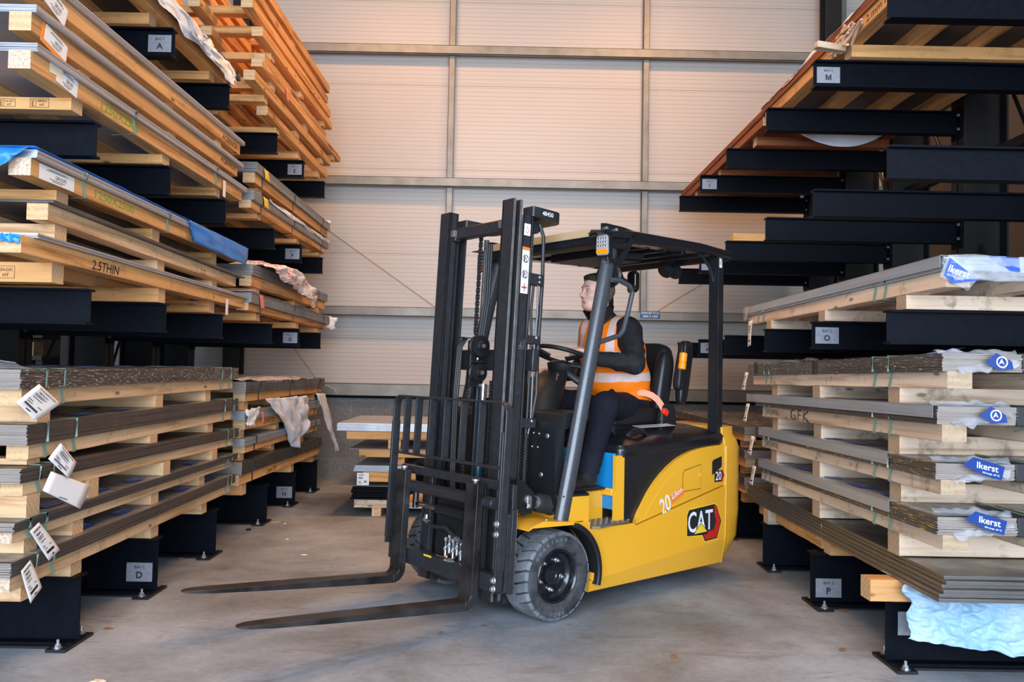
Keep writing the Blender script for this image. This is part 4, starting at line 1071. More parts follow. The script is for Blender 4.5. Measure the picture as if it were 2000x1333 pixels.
# outer skin with a slanted skirt along the bottom
YO = .545
def skirt(x): return .19 + (-.27 - x) * .06 if x > -1.5 else .19
outer = low
b.prism([(x, z) for x, z in low if True], .44, .50, 'cat_yellow')
up_poly = [(-.262, .20), (-1.46, .245)] + low[2:]
up_poly = [(-.262, .175), (-1.46, .255), (-1.46, .590), (-.617, .43), (-.60, .445), (-.245, .452), (-.245, .49), (-.07, .505)] + [p for p in arch[::-1] if p[1] > .2]
b.prism(up_poly, .50, YO, 'cat_yellow')
b.add([(-.262, YO, .175), (-1.46, YO, .255), (-1.46, .515, .100), (-.27, .515, .105), (-.27, .45, .105), (-1.46, .45, .100)], [(0, 1, 2, 3), (3, 2, 5, 4)], 'cat_yellow')
b.add([(-.262, YO, .175), (-.27, .515, .105), (-.27, .45, .105), (-.262, .45, .175)], [(0, 1, 2, 3)], 'cat_yellow')
b.build('side_panel', TR, bevel=.006)
# right-hand side panel and underbody
b = MB(); b.prism(up_poly, -YO, -.44, 'cat_yellow'); b.build('side_panel', TR, bevel=.005)
b = MB(); b.box(-1.44, -.28, -.44, .44, .10, .42, 'truck_black').box(-.30, .16, -.33, .33, .12, .45, 'truck_black'); b.build('chassis', TR, bevel=.01)
# curved cover over the battery bay
b = MB(); b.prism(curve[:] + [(-1.46, .598), (-.617, .437)], .47, .540, 'cat_yellow', caps=True)
b.build('side_cover', TR, bevel=.010, seg=3)
b = MB()
inner = [(x - .035 * (1 if i < 8 else .3), z - .045) for i, (x, z) in enumerate(curve[1:])]
b.prism(inner + [(-1.455, .612), (-.71, .485)], .539, .5425, 'cat_yellow'); b.build('cover_field', TR, bevel=.0015)
b = MB(); b.prism([(-1.037, .587), (-1.037, .690), (-1.05, .708), (-1.205, .735), (-1.205, .592)], .541, .545, 'cat_yellow')
fl = b.build('access_flap', TR, bevel=.0015)
b = MB(); b.cyl((-1.2, .545, .672), (-1.2, .556, .672), .010, 'cat_yellow', 16); b.build('flap_catch', fl, bevel=.002)
b = MB(); b.add([(-1.033, .5432, .583), (-1.033, .5432, .692), (-1.048, .5432, .712), (-1.209, .5432, .739), (-1.209, .5432, .588)], [(0, 1, 2, 3, 4)], 'ink_black'); b.build('seam', TR)
b = MB(); b.prism([(-1.322, .665), (-1.322, .745), (-1.335, .757), (-1.415, .775), (-1.418, .715), (-1.405, .705)], .541, .547, 'truck_black')
for k in range(2): b.box(-1.405, -1.335, .547, .549, .715 + k * .025, .722 + k * .025, 'ink_black')
b.build('vent', TR, bevel=.002)
# black battery door behind it
b = MB(); b.prism([(-.545, .47), (-.545, .815), (-.60, .82), (-1.44, .858), (-1.44, .60), (-.62, .44)], .40, .515, 'truck_black', caps=True)
b.prism([(-.66, .50), (-.66, .735), (-.685, .765), (-1.05, .79), (-.9, .74), (-.76, .62)], .5152, .5162, 'plastic_black')
b.build('battery_door', TR, bevel=.02, seg=4)
# hood
def rrect(x0, x1, y0, y1, r, z, n=6):
    pts = []
    for cx, cy, a0 in ((x1 - r, y1 - r, 0), (x0 + r, y1 - r, 90), (x0 + r, y0 + r, 180), (x1 - r, y0 + r, 270)):
        for k in range(n + 1):
            a = (a0 + 90 * k / n) * D; pts.append((cx + r * math.cos(a), cy + r * math.sin(a), z))
    return pts
b = MB()
rings = [rrect(-1.50, -.50, -.525, .525, .06, 0), rrect(-1.50, -.50, -.53, .53, .06, .045), rrect(-1.49, -.51, -.518, .518, .06, .066), rrect(-1.45, -.55, -.47, .47, .08, .085), rrect(-1.38, -.62, -.34, .34, .10, .118)]
rings = [[(x, y, .812 + z + (-.50 - x) * .042) for x, y, z in r] for r in rings]
b.loft(rings, 'truck_black_gloss'); hood = b.build('hood', TR, bevel=.004)
b = MB()
for k in range(5): b.tube([(-1.10, .10 + .05 * k, .987), (-1.40, .12 + .055 * k, .997)], .004, 'truck_black', 6)
b.build('hood_ribs', hood)
b = MB(); b.tube([(-.665, .42, .918), (-.69, .425, .940), (-.74, .43, .950), (-.80, .43, .945), (-.83, .425, .925)], .013, 'truck_black_gloss', 8, rs=[(.012, .02)] * 5); b.build('hood_handle', hood)
b = MB(); T = frame((-.98, .36, .968), (-.95, .25, .04), (-.25, -.95, .06)); b.box(-.13, .13, -.045, .045, 0, .001, 'decal_white', T); b.box(.06, .13, -.045, -.02, .001, .0015, 'decal_orange', T)
for k in range(6): b.box(-.12, .05, -.035 + k * .012, -.032 + k * .012, .001, .0014, 'ink_black', T)
b.build('warning_label', hood)
# yellow corner post, cross member and battery front
b = MB(); b.prism([(-.475, .45), (-.475, .825), (-.545, .825), (-.545, .45)], .492, .515, 'cat_yellow').box(-.545, -.47, -.515, -.44, .45, .825, 'cat_yellow').box(-.484, -.47, -.45, .49, .60, .640, 'cat_yellow'); b.build('battery_frame', TR, bevel=.004)
b = MB().box(-.80, -.485, -.44, .488, .52, .835, 'battery_blue'); b.build('battery', TR, bevel=.006)
# step block and floor
b = MB()
b.prism([(-.07, .50), (-.07, .635), (-.245, .628), (-.245, .455), (-.2, .50)], .40, .535, 'cat_yellow')
b.box(-.49, -.07, -.50, .405, .46, .625, 'cat_yellow')
b.add([(-.245, .535, .455), (-.245, .535, .628), (-.285, .405, .628), (-.285, .405, .455)], [(0, 1, 2, 3)], 'cat_yellow')
b.build('step_housing', TR, bevel=.004)
b = MB(); b.prism([(-.06, -.50), (-.06, .53), (-.235, .545), (-.29, .44), (-.475, .44), (-.475, -.50)], .632, .642, 'plastic_black', plane='xy'); b.build('floor_mat', TR, bevel=.002)
b = MB(); b.prism([(-.252, .40), (-.252, .555), (-.29, .578), (-.555, .548), (-.60, .50), (-.57, .40)], .455, .466, 'mast_edge', plane='xy')
for i in range(7):
    for j in range(4):
        x, y = -.28 - i * .045 - j * .004, .425 + j * .036
        if y < .56 - .02 * (i > 5): b.cyl((x, y, .466), (x, y, .470), .008, 'zinc', 10, .006)
b.build('step_plate', TR, bevel=.001)
# tail counterweight
b = MB()
def tailring(z, xr, k=1.0, xf=-1.455, yh=.545):
    pts = []
    n = 22
    for i in range(n + 1):
        a = -PI / 2 + PI * i / n
        ca, sa = abs(math.cos(a)) ** .62, abs(math.sin(a)) ** .55 * (1 if math.sin(a) >= 0 else -1)
        pts.append((-1.50 - (-1.50 - xr) * ca, yh * k * sa, z))
    return [(xf, yh * k, z), (xf, -yh * k, z)][::-1] + pts if False else [(xf, -yh * k, z)] + pts + [(xf, yh * k, z)]
b.loft([tailring(.085, -1.53, .86), tailring(.115, -1.59, .90), tailring(.26, -1.71, 1.0), tailring(.42, -1.745, 1.0), tailring(.82, -1.745, 1.0), tailring(.875, -1.715, .985), tailring(.905, -1.685, .955), tailring(.955, -1.685, .95)], 'cat_yellow')
tl = b.build('counterweight', TR, bevel=.008, seg=3)
b = MB(); b.tube([(-1.456, .549, .26), (-1.462, .549, .6), (-1.462, .549, .84)], .004, 'cat_yellow', 6); b.tube([(-1.456, .546, .26), (-1.47, .51, .10)], .004, 'cat_yellow', 6); b.build('edge_bead', tl)
# --- emblems
b = MB(); Y = YO + .001
S = lambda x, z, y=Y: side(x, y, z)
def poly(b, pts, y, m): b.add([(x, y, z) for x, z in pts], [tuple(range(len(pts)))[::-1]], m); return b
def emb(pts): return [(-1.245 - x, .372 + z) for x, z in pts]
poly(b, emb([(-.175, -.060), (-.175, .07), (-.155, .105), (.10, .118), (.13, .10), (.178, .0), (.135, -.108), (.0, -.115), (-.022, -.072), (-.155, -.062)]), Y, 'decal_yellow')
poly(b, emb([(-.170, -.056), (-.170, .068), (-.152, .098), (.10, .112), (.125, .096), (.172, .0), (.130, -.102), (.006, -.108), (-.018, -.066), (-.155, -.058)]), Y + .0006, 'ink_black')
poly(b, emb([(.098, .106), (.12, .092), (.164, .0), (.125, -.095), (.012, -.10), (-.008, -.066), (.028, -.066), (.045, -.05), (.095, -.045), (.120, .0), (.098, .06)]), Y + .0012, 'decal_red')
poly(b, emb([(.10, .055), (.118, .0), (.093, -.044), (.05, -.048), (.07, .05)]), Y + .0018, 'card_black')
b.text('CAT', side(-1.245 + .040, Y + .0022, .372 + .022), .125, 'decal_white', .245, z=0)
poly(b, emb([(-.115, -.054), (-.038, .012), (.032, -.050)]), Y + .0030, 'ink_black'); poly(b, emb([(-.106, -.051), (-.038, .006), (.024, -.048)]), Y + .0036, 'decal_yellow')
b.build('emblem', TR)
b = MB(); Y2 = .5432
T = side(-.93, Y2, .548) @ Matrix.Rotation(24 * D, 4, 'Z')
b.text('20', T @ Matrix.Translation((-.062, .0, .0005)), .098, 'decal_white', .095, z=0, shear=.12)
b.box(-.005, .118, -.028, .022, .0002, .0004, 'decal_orange', T); b.text('LiIon', T @ Matrix.Translation((.06, .012, .0008)), .034, 'decal_white', .10, z=0, shear=.2)
b.build('model_lettering', TR)
b = MB(); T = side(-1.395, .5434, .655) @ Matrix.Scale(.92, 4)
b.add([(-.052, -.04, 0), (-.052, .036, 0), (.04, .036, 0), (.062, 0, 0), (.035, -.042, 0)], [(0, 4, 3, 2, 1)], 'ink_black', T); b.add([(.030, .028, .0006), (.042, .026, .0006), (.056, 0, .0006), (.036, -.034, .0006), (.022, -.034, .0006), (.042, 0, .0006)], [(0, 5, 4, 3, 2, 1)], 'decal_red', T)
b.text('20', T @ Matrix.Translation((-.008, 0, .001)), .06, 'decal_white', .066, z=0); b.build('model_badge', TR)

# --- front fenders and wheels
b = MB(); b.prism([(.20, .515), (.225, .50), (.225, .495), (.19, .507), (-.09, .495), (-.09, .51), (.12, .535)], .26, .575, 'cat_yellow')
b.prism([(.225, .50), (.235, .32), (.215, .22), (.205, .22), (.215, .5)], .35, .37, 'cat_yellow'); b.cyl((.06, .53, .525), (.06, .53, .535), .009, 'zinc', 6); b.build('fender', TR, bevel=.003)
b = MB(); b.prism([(.20, .515), (.225, .50), (.225, .495), (.19, .507), (-.09, .495), (-.09, .51), (.12, .535)], -.575, -.26, 'cat_yellow'); b.build('fender', TR, bevel=.003)
b = MB(); rings = []
for k in range(25):
    a = (112 + (196 - 112) * k / 24) * D
    if k == 0: pass
    c, s_ = math.cos(a), math.sin(a)
    rings.append([(WXC + r * c, y, .23 + r * s_) for r, y in ((.262, .48), (.262, .572), (.270, .578), (.288, .578), (.290, .57), (.278, .48))])
b.loft(rings, 'plastic_black'); b.build('wheel_arch_flap', TR)
def wheel(y0, y1, xc, R, par, sgn=1, nb=5):
    yc = (y0 + y1) / 2; w2 = (y1 - y0) / 2
    T = Matrix.Translation((xc, yc, R)) @ Matrix.Rotation(-PI / 2 * sgn, 4, 'X')   # local z -> outward
    b = MB(); ro = R * .985
    prof = [(R * .60, w2 * .80), (R * .66, w2 * .97), (R * .74, w2), (R * .86, w2 * .99), (R * .925, w2 * .93), (R * .955, w2 * .80), (R * .955, -w2 * .8), (R * .925, -w2 * .93), (R * .74, -w2), (R * .60, -w2 * .8)]
    b.lathe(prof, 'tyre_rubber', T, seg=64, closed=True)
    n = 26
    for k in range(n):                          # tread lugs
        for hs in (1, -1):
            a0 = 2 * PI * (k + (0 if hs > 0 else .5)) / n; a1 = a0 + 2 * PI / n * .80
            tw = .07 * hs
            vs = []
            for (a, r_, h) in ((a0, R * .93, w2 * .97 * hs), (a1, R * .93, w2 * .97 * hs), (a0, R * .985, w2 * .84 * hs), (a1, R * .985, w2 * .84 * hs), (a0 + tw * hs, R, w2 * .35 * hs), (a1 + tw * hs, R, w2 * .35 * hs), (a0 + 1.5 * tw * hs, R, w2 * .03 * hs), (a1 + 1.5 * tw * hs, R, w2 * .03 * hs)):
                vs.append((r_ * math.cos(a), r_ * math.sin(a), h))
            for (a, r_, h) in ((a0, R * .88, w2 * .90 * hs), (a1, R * .88, w2 * .90 * hs), (a0, R * .93, w2 * .80 * hs), (a1, R * .93, w2 * .80 * hs), (a0 + tw * hs, R * .94, w2 * .35 * hs), (a1 + tw * hs, R * .94, w2 * .35 * hs), (a0 + 1.5 * tw * hs, R * .94, w2 * .03 * hs), (a1 + 1.5 * tw * hs, R * .94, w2 * .03 * hs)):
                vs.append((r_ * math.cos(a), r_ * math.sin(a), h))
            fs = [(0, 1, 3, 2), (2, 3, 5, 4), (4, 5, 7, 6), (0, 2, 10, 8), (2, 4, 12, 10), (4, 6, 14, 12), (1, 9, 11, 3), (3, 11, 13, 5), (5, 13, 15, 7), (6, 7, 15, 14), (0, 8, 9, 1)]
            b.add(vs, fs, 'tyre_tread', T)
    for s, a0, da in (('GMAXYANO', -35, -9.5), ('SRGO', 98, -8.5)):
        for i, ch in enumerate(s):
            a = (a0 + da * i) * D; rr = R * .82
            cx, sy = rr * math.cos(a), rr * math.sin(a)
            rad = Vector((math.cos(a), math.sin(a), 0))
            xd = Vector((rad.y, -rad.x, 0))
            b.text(ch, T @ frame((cx, sy, w2 * 1.003), xd, rad), R * .085, 'tyre_tread', z=0)
    wh = b.build('wheel', par, ang=28)
    b = MB()
    b.lathe([(R * .605, w2 * .80), (R * .58, w2 * .86), (R * .55, w2 * .80), (R * .53, w2 * .45), (R * .47, w2 * .30), (R * .45, w2 * .18), (R * .24, w2 * .22), (R * .22, w2 * .45), (R * .13, w2 * .47), (R * .11, w2 * .42), (0.001, w2 * .42)], 'truck_black_gloss', T, seg=48, caps=False)
    rim = b.build('rim', wh)
    for k in range(nb):
        a = (20 + 72 * k) * D; r_ = R * .345
        b = MB(); x_, y_ = r_ * math.cos(a), r_ * math.sin(a)
        b.cyl((x_, y_, w2 * .2), (x_, y_, w2 * .26), .012, 'zinc', 16, T=T).cyl((x_, y_, w2 * .26), (x_, y_, w2 * .40), .0095, 'zinc', 6, T=T).cyl((x_, y_, w2 * .4), (x_, y_, w2 * .5), .005, 'zinc', 8, T=T)
        b.build('wheel_nut', rim)
    return wh
wheel(.352, .552, WXC, .232, TR, 1)
wheel(-.552, -.352, WXC, .232, TR, -1)
b = MB(); b.lathe([(.05, -.08), (.17, -.08), (.185, -.06), (.185, .06), (.17, .08), (.05, .08)], 'tyre_rubber', Matrix.Translation((-1.38, 0, .185)) @ Matrix.Rotation(PI / 2, 4, 'X'), 40); b.build('rear_wheel', TR)
b = MB(); b.cyl((WXC, -.36, .232), (WXC, .36, .232), .07, 'truck_black', 20); b.build('axle', TR)

# --- front cowl, tilt cylinder, dashboard
b = MB()
b.prism([(-.05, .55), (-.05, 1.02), (-.09, 1.065), (-.30, 1.075), (-.30, 1.03), (-.12, .98), (-.10, .55)], -.46, .47, 'truck_black')
for y, z, r in ((.30, .955, .006), (.345, .953, .006), (.29, .88, .006), (.335, .88, .006), (.41, .945, .014), (.365, .735, .014)): b.cyl((-.05, y, z), (-.043, y, z), r, 'zinc', 12)
b.build('front_cowl', TR, bevel=.008)
for sgn in (1, -1):
    y = .415 * sgn
    b = MB()
    pf = []
    for k in range(9): pf += [(.036, k * .011), (.050, k * .011 + .0055)]
    ax = Vector((-.255, 0, -.055)).normalized(); q = ax.to_track_quat('Z', 'Y').to_matrix().to_4x4(); q.translation = (.03, y, .60)
    b.lathe([(.02, 0)] + pf + [(.055, .10), (.055, .20)], 'hose_rubber', q, 28)
    b.cyl((.13, y, .625), (.02, y, .60), .027, 'truck_black', 18); b.cyl((.045, y, .605), (.03, y, .602), .034, 'zinc', 16)
    cy = b.build('tilt_cylinder', TR)
    b = MB()
    for yy in (y - .045, y + .03):
        pl = [(.205, .745), (.15, .72), (.085, .66), (.075, .60), (.10, .555), (.16, .55), (.205, .60)]
        b.prism(pl, yy, yy + .014, 'truck_black')
    b.cyl((.13, y - .06, .632), (.13, y + .058, .632), .022, 'mast_edge', 18); b.cyl((.13, y + .058, .60), (.13, y + .066, .60), .011, 'zinc', 6)
    b.obox((.13, y + .060, .618), (.03, .006, .06), 'zinc'); b.build('tilt_bracket', TR, bevel=.003)
# steering console
b = MB()
def cring(x, y, z, a, c_, ry=0): return [(x + a * math.cos(t) , y + c_ * math.sin(t), z + ry * a * math.cos(t)) for t in [2 * PI * k / 20 for k in range(20)]]
b.loft([cring(-.31, .02, 1.05, .15, .16), cring(-.35, .02, 1.15, .13, .14), cring(-.43, .01, 1.25, .10, .11), cring(-.49, .01, 1.295, .075, .09)], 'plastic_black')
con = b.build('steering_console', TR)
b = MB(); b.tube([(-.30, .145, 1.06), (-.36, .125, 1.15), (-.40, .11, 1.28)], .004, 'mast_edge', 6); b.build('console_trim', con)
b = MB()
for k in range(4): b.cyl((-.40 - .012 * k, .105, 1.265 - .03 * k), (-.41 - .012 * k, .118, 1.265 - .03 * k), .011, 'plastic_black', 12)
b.build('console_button', con)
b = MB(); b.loft([cring(-.51, .02, 1.26, .05, .05), cring(-.52, .02, 1.285, .085, .085, .2), cring(-.525, .02, 1.325, .095, .095, .2), cring(-.53, .02, 1.345, .07, .07, .2), cring(-.53, .02, 1.355, .02, .02, .2)], 'plastic_black'); b.build('wheel_hub', con)
b = MB(); b.tube([(-.50, .08, 1.33), (-.57, .20, 1.315), (-.60, .235, 1.315)], .013, 'plastic_black', 8); b.build('indicator_stalk', con)
b = MB(); b.tube([(-.52 + .05, 0, 1.30), (-.50, .09, 1.28), (-.56, .15, 1.22)], .022, 'hose_rubber', 10); b.build('corrugated_sleeve', con)
swc = Vector((-.545, 0, 1.385)); tl_ = 18 * D
def swp(a, r=.182): return swc + Vector((r * math.cos(a) * math.cos(tl_), r * math.sin(a), r * math.cos(a) * math.sin(tl_)))
b = MB(); b.tube([swp(2 * PI * k / 48) for k in range(48)], .0135, 'plastic_black', 12, closed=True)
for a in (90, 210, 330): b.tube([swp(a * D, .06) + Vector((.03, 0, -.02)), swp(a * D, .178)], .011, 'plastic_black', 8, rs=[(.018, .008), (.012, .009)])
b.build('steering_wheel', TR)
# levers on the far side of the console
for k in range(3):
    b = MB(); b.cyl((-.55, -.24 - k * .045, 1.05), (-.585, -.25 - k * .045, 1.20), .006, 'mast_edge', 8); b.tube([(-.585, -.25 - k * .045, 1.19), (-.59, -.252 - k * .045, 1.25)], .016, 'plastic_black', 10, rs=[.012, .019]); b.build('hydraulic_lever', TR)
b = MB().box(-.62, -.30, -.40, -.16, 1.0, 1.06, 'plastic_black'); b.build('lever_box', TR, bevel=.01)
b = MB(); b.box(-.30, -.10, -.42, .42, .64, .70, 'plastic_black'); b.build('pedal_box', TR, bevel=.01)

# --- overhead guard
b = MB()
pa = [(-.065, .505, .50), (-.15, .505, .85), (-.245, .502, 1.25), (-.335, .498, 1.62), (-.39, .495, 1.84), (-.43, .49, 1.99), (-.455, .485, 2.06)]
b.tube(pa, .04, 'pillar_grey', 20, rs=[(.036, .045)] * 7, flat=(0, 1, 0)); b.build('front_pillar', TR)
b = MB(); b.tube([(x, -y, z) for x, y, z in pa], .04, 'pillar_grey', 20, rs=[(.036, .045)] * 7, flat=(0, 1, 0)); b.build('front_pillar', TR)
b = MB(); hd = [(-.375, .555, 1.80), (-.42, .57, 1.80), (-.50, .575, 1.775), (-.53, .57, 1.74), (-.50, .57, 1.64), (-.46, .57, 1.525), (-.435, .565, 1.495), (-.38, .56, 1.48), (-.30, .545, 1.455)]
b.tube(hd, .015, 'pillar_grey', 10, rs=[(.022, .014), (.018, .014), (.015, .014), (.014, .014), (.013, .014), (.013, .014), (.014, .014), (.017, .014), (.022, .014)], flat=(0, 1, 0)); b.build('grab_handle', TR)
for sg in (1, -1):
    b = MB(); a_, c_ = sorted((sg * .445, sg * .505))
    b.prism([(-1.405, .86), (-1.405, 2.05), (-1.475, 2.05), (-1.475, .86)], a_, c_, 'pillar_grey' if 0 else 'truck_black')
    b.box(-1.46, -1.42, c_ if sg > 0 else a_ - .002, (c_ + .002) if sg > 0 else a_, .9, 2.0, 'truck_black')
    if sg > 0: b.tube([(-1.41, sg * .475, 1.88), (-1.37, sg * .475, 1.97), (-1.27, sg * .475, 2.05)], .012, 'truck_black', 8)
    p_ = b.build('rear_pillar', TR, bevel=.009, seg=3)
    if sg > 0:
        b = MB(); T = side(-1.44, .508, 2.00); b.box(-.014, .014, -.03, .03, 0, .0008, 'decal_white', T); b.lathe([(.008, .001), (.011, .001)], 'decal_red', T, 20, caps=False); b.box(-.001, .001, -.01, .01, .001, .0014, 'decal_red', T @ Matrix.Rotation(.7, 4, 'Z')); b.build('hazard_sticker', p_)
# roof: two side rails, front and rear beams, panel
b = MB()
def roofz(x): return 2.105 - .055 * max(0, min(1, (x + .62) / .30)) ** 2 - .0 * 0 - .02 * max(0, (-1.25 - x) / .3)
for sg in (1, -1):
    rings = []
    for k in range(25):
        x = -.33 - 1.20 * k / 24
        z = roofz(x); hh = .085 - .03 * k / 24
        if k < 3: hh *= .7 + .1 * k
        y0 = sg * .535; y1 = sg * .43
        rings.append([(x, y0 - sg * .03, z), (x, y0 - sg * .01, z - .008), (x, y0, z - .025), (x, y0, z - hh + .01), (x, y0 - sg * .01, z - hh), (x, y1, z - hh), (x, y1, z - .004)])
    if sg < 0: rings = [r[::-1] for r in rings]
    b.loft(rings, 'truck_black_gloss')
b.build('roof_rail', TR, bevel=.003)
b = MB(); b.prism([(-.325, 2.045), (-.33, 2.000), (-.36, 1.985), (-.45, 2.00), (-.45, 2.07), (-.36, 2.065)], -.52, .52, 'truck_black_gloss'); b.build('roof_front_beam', TR, bevel=.010, seg=3)
plain('roof_lip_sheen', (0.42, 0.34, 0.21), 0.25)  # tan colour paints a warm reflection along the roof's front edge
b = MB(); b.prism([(-.315, 2.045), (-.317, 2.055), (-.34, 2.095), (-.60, 2.115), (-.60, 2.11), (-.345, 2.088), (-.325, 2.045)], -.50, .42, 'roof_lip_sheen'); b.build('roof_lip_sheen', TR, bevel=.002)
b = MB(); b.prism([(-1.43, 2.07), (-1.52, 2.06), (-1.53, 2.02), (-1.45, 2.01)], -.52, .52, 'truck_black_gloss'); b.build('roof_rear_beam', TR, bevel=.008)
b = MB(); rings = []
for k in range(13):
    x = -.42 - 1.06 * k / 12; z = roofz(x) - .012
    rings.append([(x, -.45, z), (x, .45, z), (x, .45, z - .012), (x, -.45, z - .012)])
b.loft(rings, 'truck_black')
b.build('roof_panel', TR)
for k in range(5):
    b = MB(); x = -.62 - k * .17; b.box(x - .02, x + .02, -.46, .46, 2.028, 2.072, 'truck_black'); b.build('roof_bar', TR, bevel=.004)
b = MB(); b.prism([(-.62, 1.985), (-.62, 2.03), (-1.05, 2.03), (-1.02, 1.99)], -.20, .20, 'plastic_black'); b.build('roof_lining', TR, bevel=.004)
# lamp bracket and work lamps
def lamp(sg, low):
    y = sg * .545
    b = MB()
    o = [(-.40, 2.095), (-.40, 1.905), (-.455, 1.905), (-.475, 1.93), (-.60, 2.06), (-.605, 2.095)]
    outer = o; h1 = [(-.43, 2.075), (-.43, 2.035), (-.50, 2.035), (-.50, 2.02), (-.43, 2.02), (-.43, 1.94), (-.46, 1.94), (-.565, 2.06), (-.56, 2.075)]
    # frame strips around the cut-outs
    t = .007; ya, yb = sorted((y, y + sg * .004))
    def strip(p, q, w_):
        p, q = Vector((p[0], 0, p[1])), Vector((q[0], 0, q[1])); d = (q - p); L_ = d.length; d.normalize(); n_ = Vector((-d.z, 0, d.x))
        pts = [p + n_ * w_ / 2, q + n_ * w_ / 2, q - n_ * w_ / 2, p - n_ * w_ / 2]
        b.prism([(v.x, v.z) for v in pts], ya, yb, 'truck_black')
    strip((-.365, 2.065), (-.375, 1.895), .026); strip((-.35, 2.052), (-.575, 2.066), .032); strip((-.57, 2.07), (-.44, 1.898), .034); strip((-.36, 1.908), (-.455, 1.908), .026); strip((-.37, 1.995), (-.50, 1.99), .024)
    b.box(-.36, -.245, min(y - .05 * sg, y), max(y - .05 * sg, y) + .02, 2.045, 2.050, 'truck_black')
    b.prism([(-.38, 2.04), (-.34, 2.06), (-.34, 2.115), (-.38, 2.12), (-.52, 2.115), (-.64, 2.10), (-.64, 2.04)], min(y - sg * .045, y - sg * .04), max(y - sg * .045, y - sg * .04), 'truck_black')
    for xx in (-.365, -.445): b.cyl((xx, y - sg * .04, 2.088), (xx, y + sg * .004 - sg * .02, 2.088), .009, 'zinc', 10)
    br = b.build('lamp_bracket', TR, bevel=.001)
    T = Matrix.Translation((-.325, y - sg * .012, 1.99)) @ Matrix.Scale(1.08, 4) @ Matrix.Rotation((.25) * 1, 4, 'Z')
    b = MB(); b.add([], [], 'plastic_black')
    ring = lambda x, k: [(x, yy * k, zz * k) for yy, zz in ((-.030, -.058), (.030, -.058), (.038, -.045), (.036, .040), (.026, .055), (-.026, .055), (-.036, .040), (-.038, -.045))]
    b.loft([ring(-.045, .7), ring(-.03, 1.0), ring(.0, 1.02), ring(.004, .98)], 'plastic_black', T)
    lp = b.build('work_lamp', TR, bevel=.002)
    b = MB(); b.loft([[(.004, p[1] * .93, p[2] * .93) for p in ring(0, 1)][0:8], [(.008, p[1] * .90, p[2] * .90) for p in ring(0, 1)]], 'lamp_clear', T)
    for i in range(4):
        for j in range(3):
            b.cyl((.008, -.021 + i * .014, -.005 + j * .018), (.0095, -.021 + i * .014, -.005 + j * .018), .005, 'ink_black' if 0 else 'chrome', 10, T=T)
    b.build('lamp_lens', lp)
    b = MB(); b.prism([(-.028, -.047), (.028, -.047), (.034, -.036), (.028, -.022), (-.028, -.022), (-.034, -.036)], .0075, .011, low, plane='yz', T=T); b.build('indicator_lens', lp)
    b = MB(); b.cyl((-.36, y - sg * .012, 1.945), (-.37, y - sg * .012, 1.90), .012, 'plastic_black', 10); b.box(-.40, -.36, min(y - sg * .05, y), max(y - sg * .05, y), 1.895, 1.905, 'zinc'); b.build('lamp_mount', lp)
lamp(1, 'lamp_amber'); lamp(-1, 'lamp_red')
# mirrors
b = MB(); b.loft([[(-.445 + dx, .465 + .098 * math.cos(t) * k, 1.835 + .072 * math.sin(t) * k) for t in [2 * PI * i / 24 for i in range(24)]] for dx, k in ((-.03, .5), (-.012, .95), (0, 1), (.012, .9))], 'plastic_black'); b.tube([(-.445, .47, 1.88), (-.43, .48, 1.98)], .008, 'plastic_black', 6); b.build('interior_mirror', TR)
T = Matrix.Translation((-.64, .475, 1.815)) @ Matrix.Rotation(-.35, 4, 'Z')
b = MB(); b.loft([[(x, p[0], p[1]) for p in [(q[0] * k, q[1] * k) for q in [(r[0], r[1]) for r in rrect(-.048, .048, -.062, .062, .022, 0)]]] for x, k in ((-.02, .85), (-.008, 1), (.008, 1), (.012, .94))], 'mirror_black', T)
b.tube([(-.60, .46, 1.82), (-.57, .46, 1.83), (-.53, .46, 1.90), (-.50, .47, 2.0)], .009, 'plastic_black', 8); b.build('side_mirror', TR)
b = MB()
for k in range(2): b.lathe([(.0, -.02), (.04, -.02), (.052, 0), (.05, .03), (.03, .04)], 'plastic_black', Matrix.Translation((-1.38 - k * .09, .12, 1.985)) @ Matrix.Rotation(2.3, 4, 'Y'), 24)
b.build('rear_lamp', TR)
b = MB(); b.tube([(-.52, .44, 2.02), (-.60, .43, 1.97), (-.68, .42, 1.98), (-.8, .40, 1.99)], .018, 'truck_black', 8); b.build('roof_gusset', TR)

# --- seat
def softbox(b, c, size, m, r=.3, n=10, taper=(1, 1), T=None):
    """superellipsoid cushion"""
    vs = []; nu, nv = 20, 14
    for i in range(nv + 1):
        ph = -PI / 2 + PI * i / nv
        for j in range(nu):
            th = 2 * PI * j / nu
            f = lambda v, e: math.copysign(abs(v) ** e, v)
            x = f(math.cos(ph), r) * f(math.cos(th), r); y = f(math.cos(ph), r) * f(math.sin(th), r); z = f(math.sin(ph), r)
            k = taper[0] + (taper[1] - taper[0]) * (z + 1) / 2
            vs.append((c[0] + x * size[0] * k / 2, c[1] + y * size[1] * k / 2, c[2] + z * size[2] / 2))
    fs = [(i * nu + j, i * nu + (j + 1) % nu, (i + 1) * nu + (j + 1) % nu, (i + 1) * nu + j) for i in range(nv) for j in range(nu)]
    b.add(vs, fs, m, T)
b = MB(); softbox(b, (0, 0, 0), (.50, .50, .13), 'vinyl_black', .35); softbox(b, (.0, .21, .03), (.44, .10, .11), 'vinyl_black', .5); softbox(b, (.0, -.21, .03), (.44, .10, .11), 'vinyl_black', .5)
st = b.build('seat_cushion', TR, loc=(-.96, .0, .985), rot=(0, .06, 0), ang=80)
b = MB(); softbox(b, (0, 0, 0), (.46, .44, .09), 'plastic_black', .3); b.build('seat_base', TR, loc=(-.95, 0, .935), ang=60)
b = MB(); T = Matrix.Rotation(-.20, 4, 'Y')
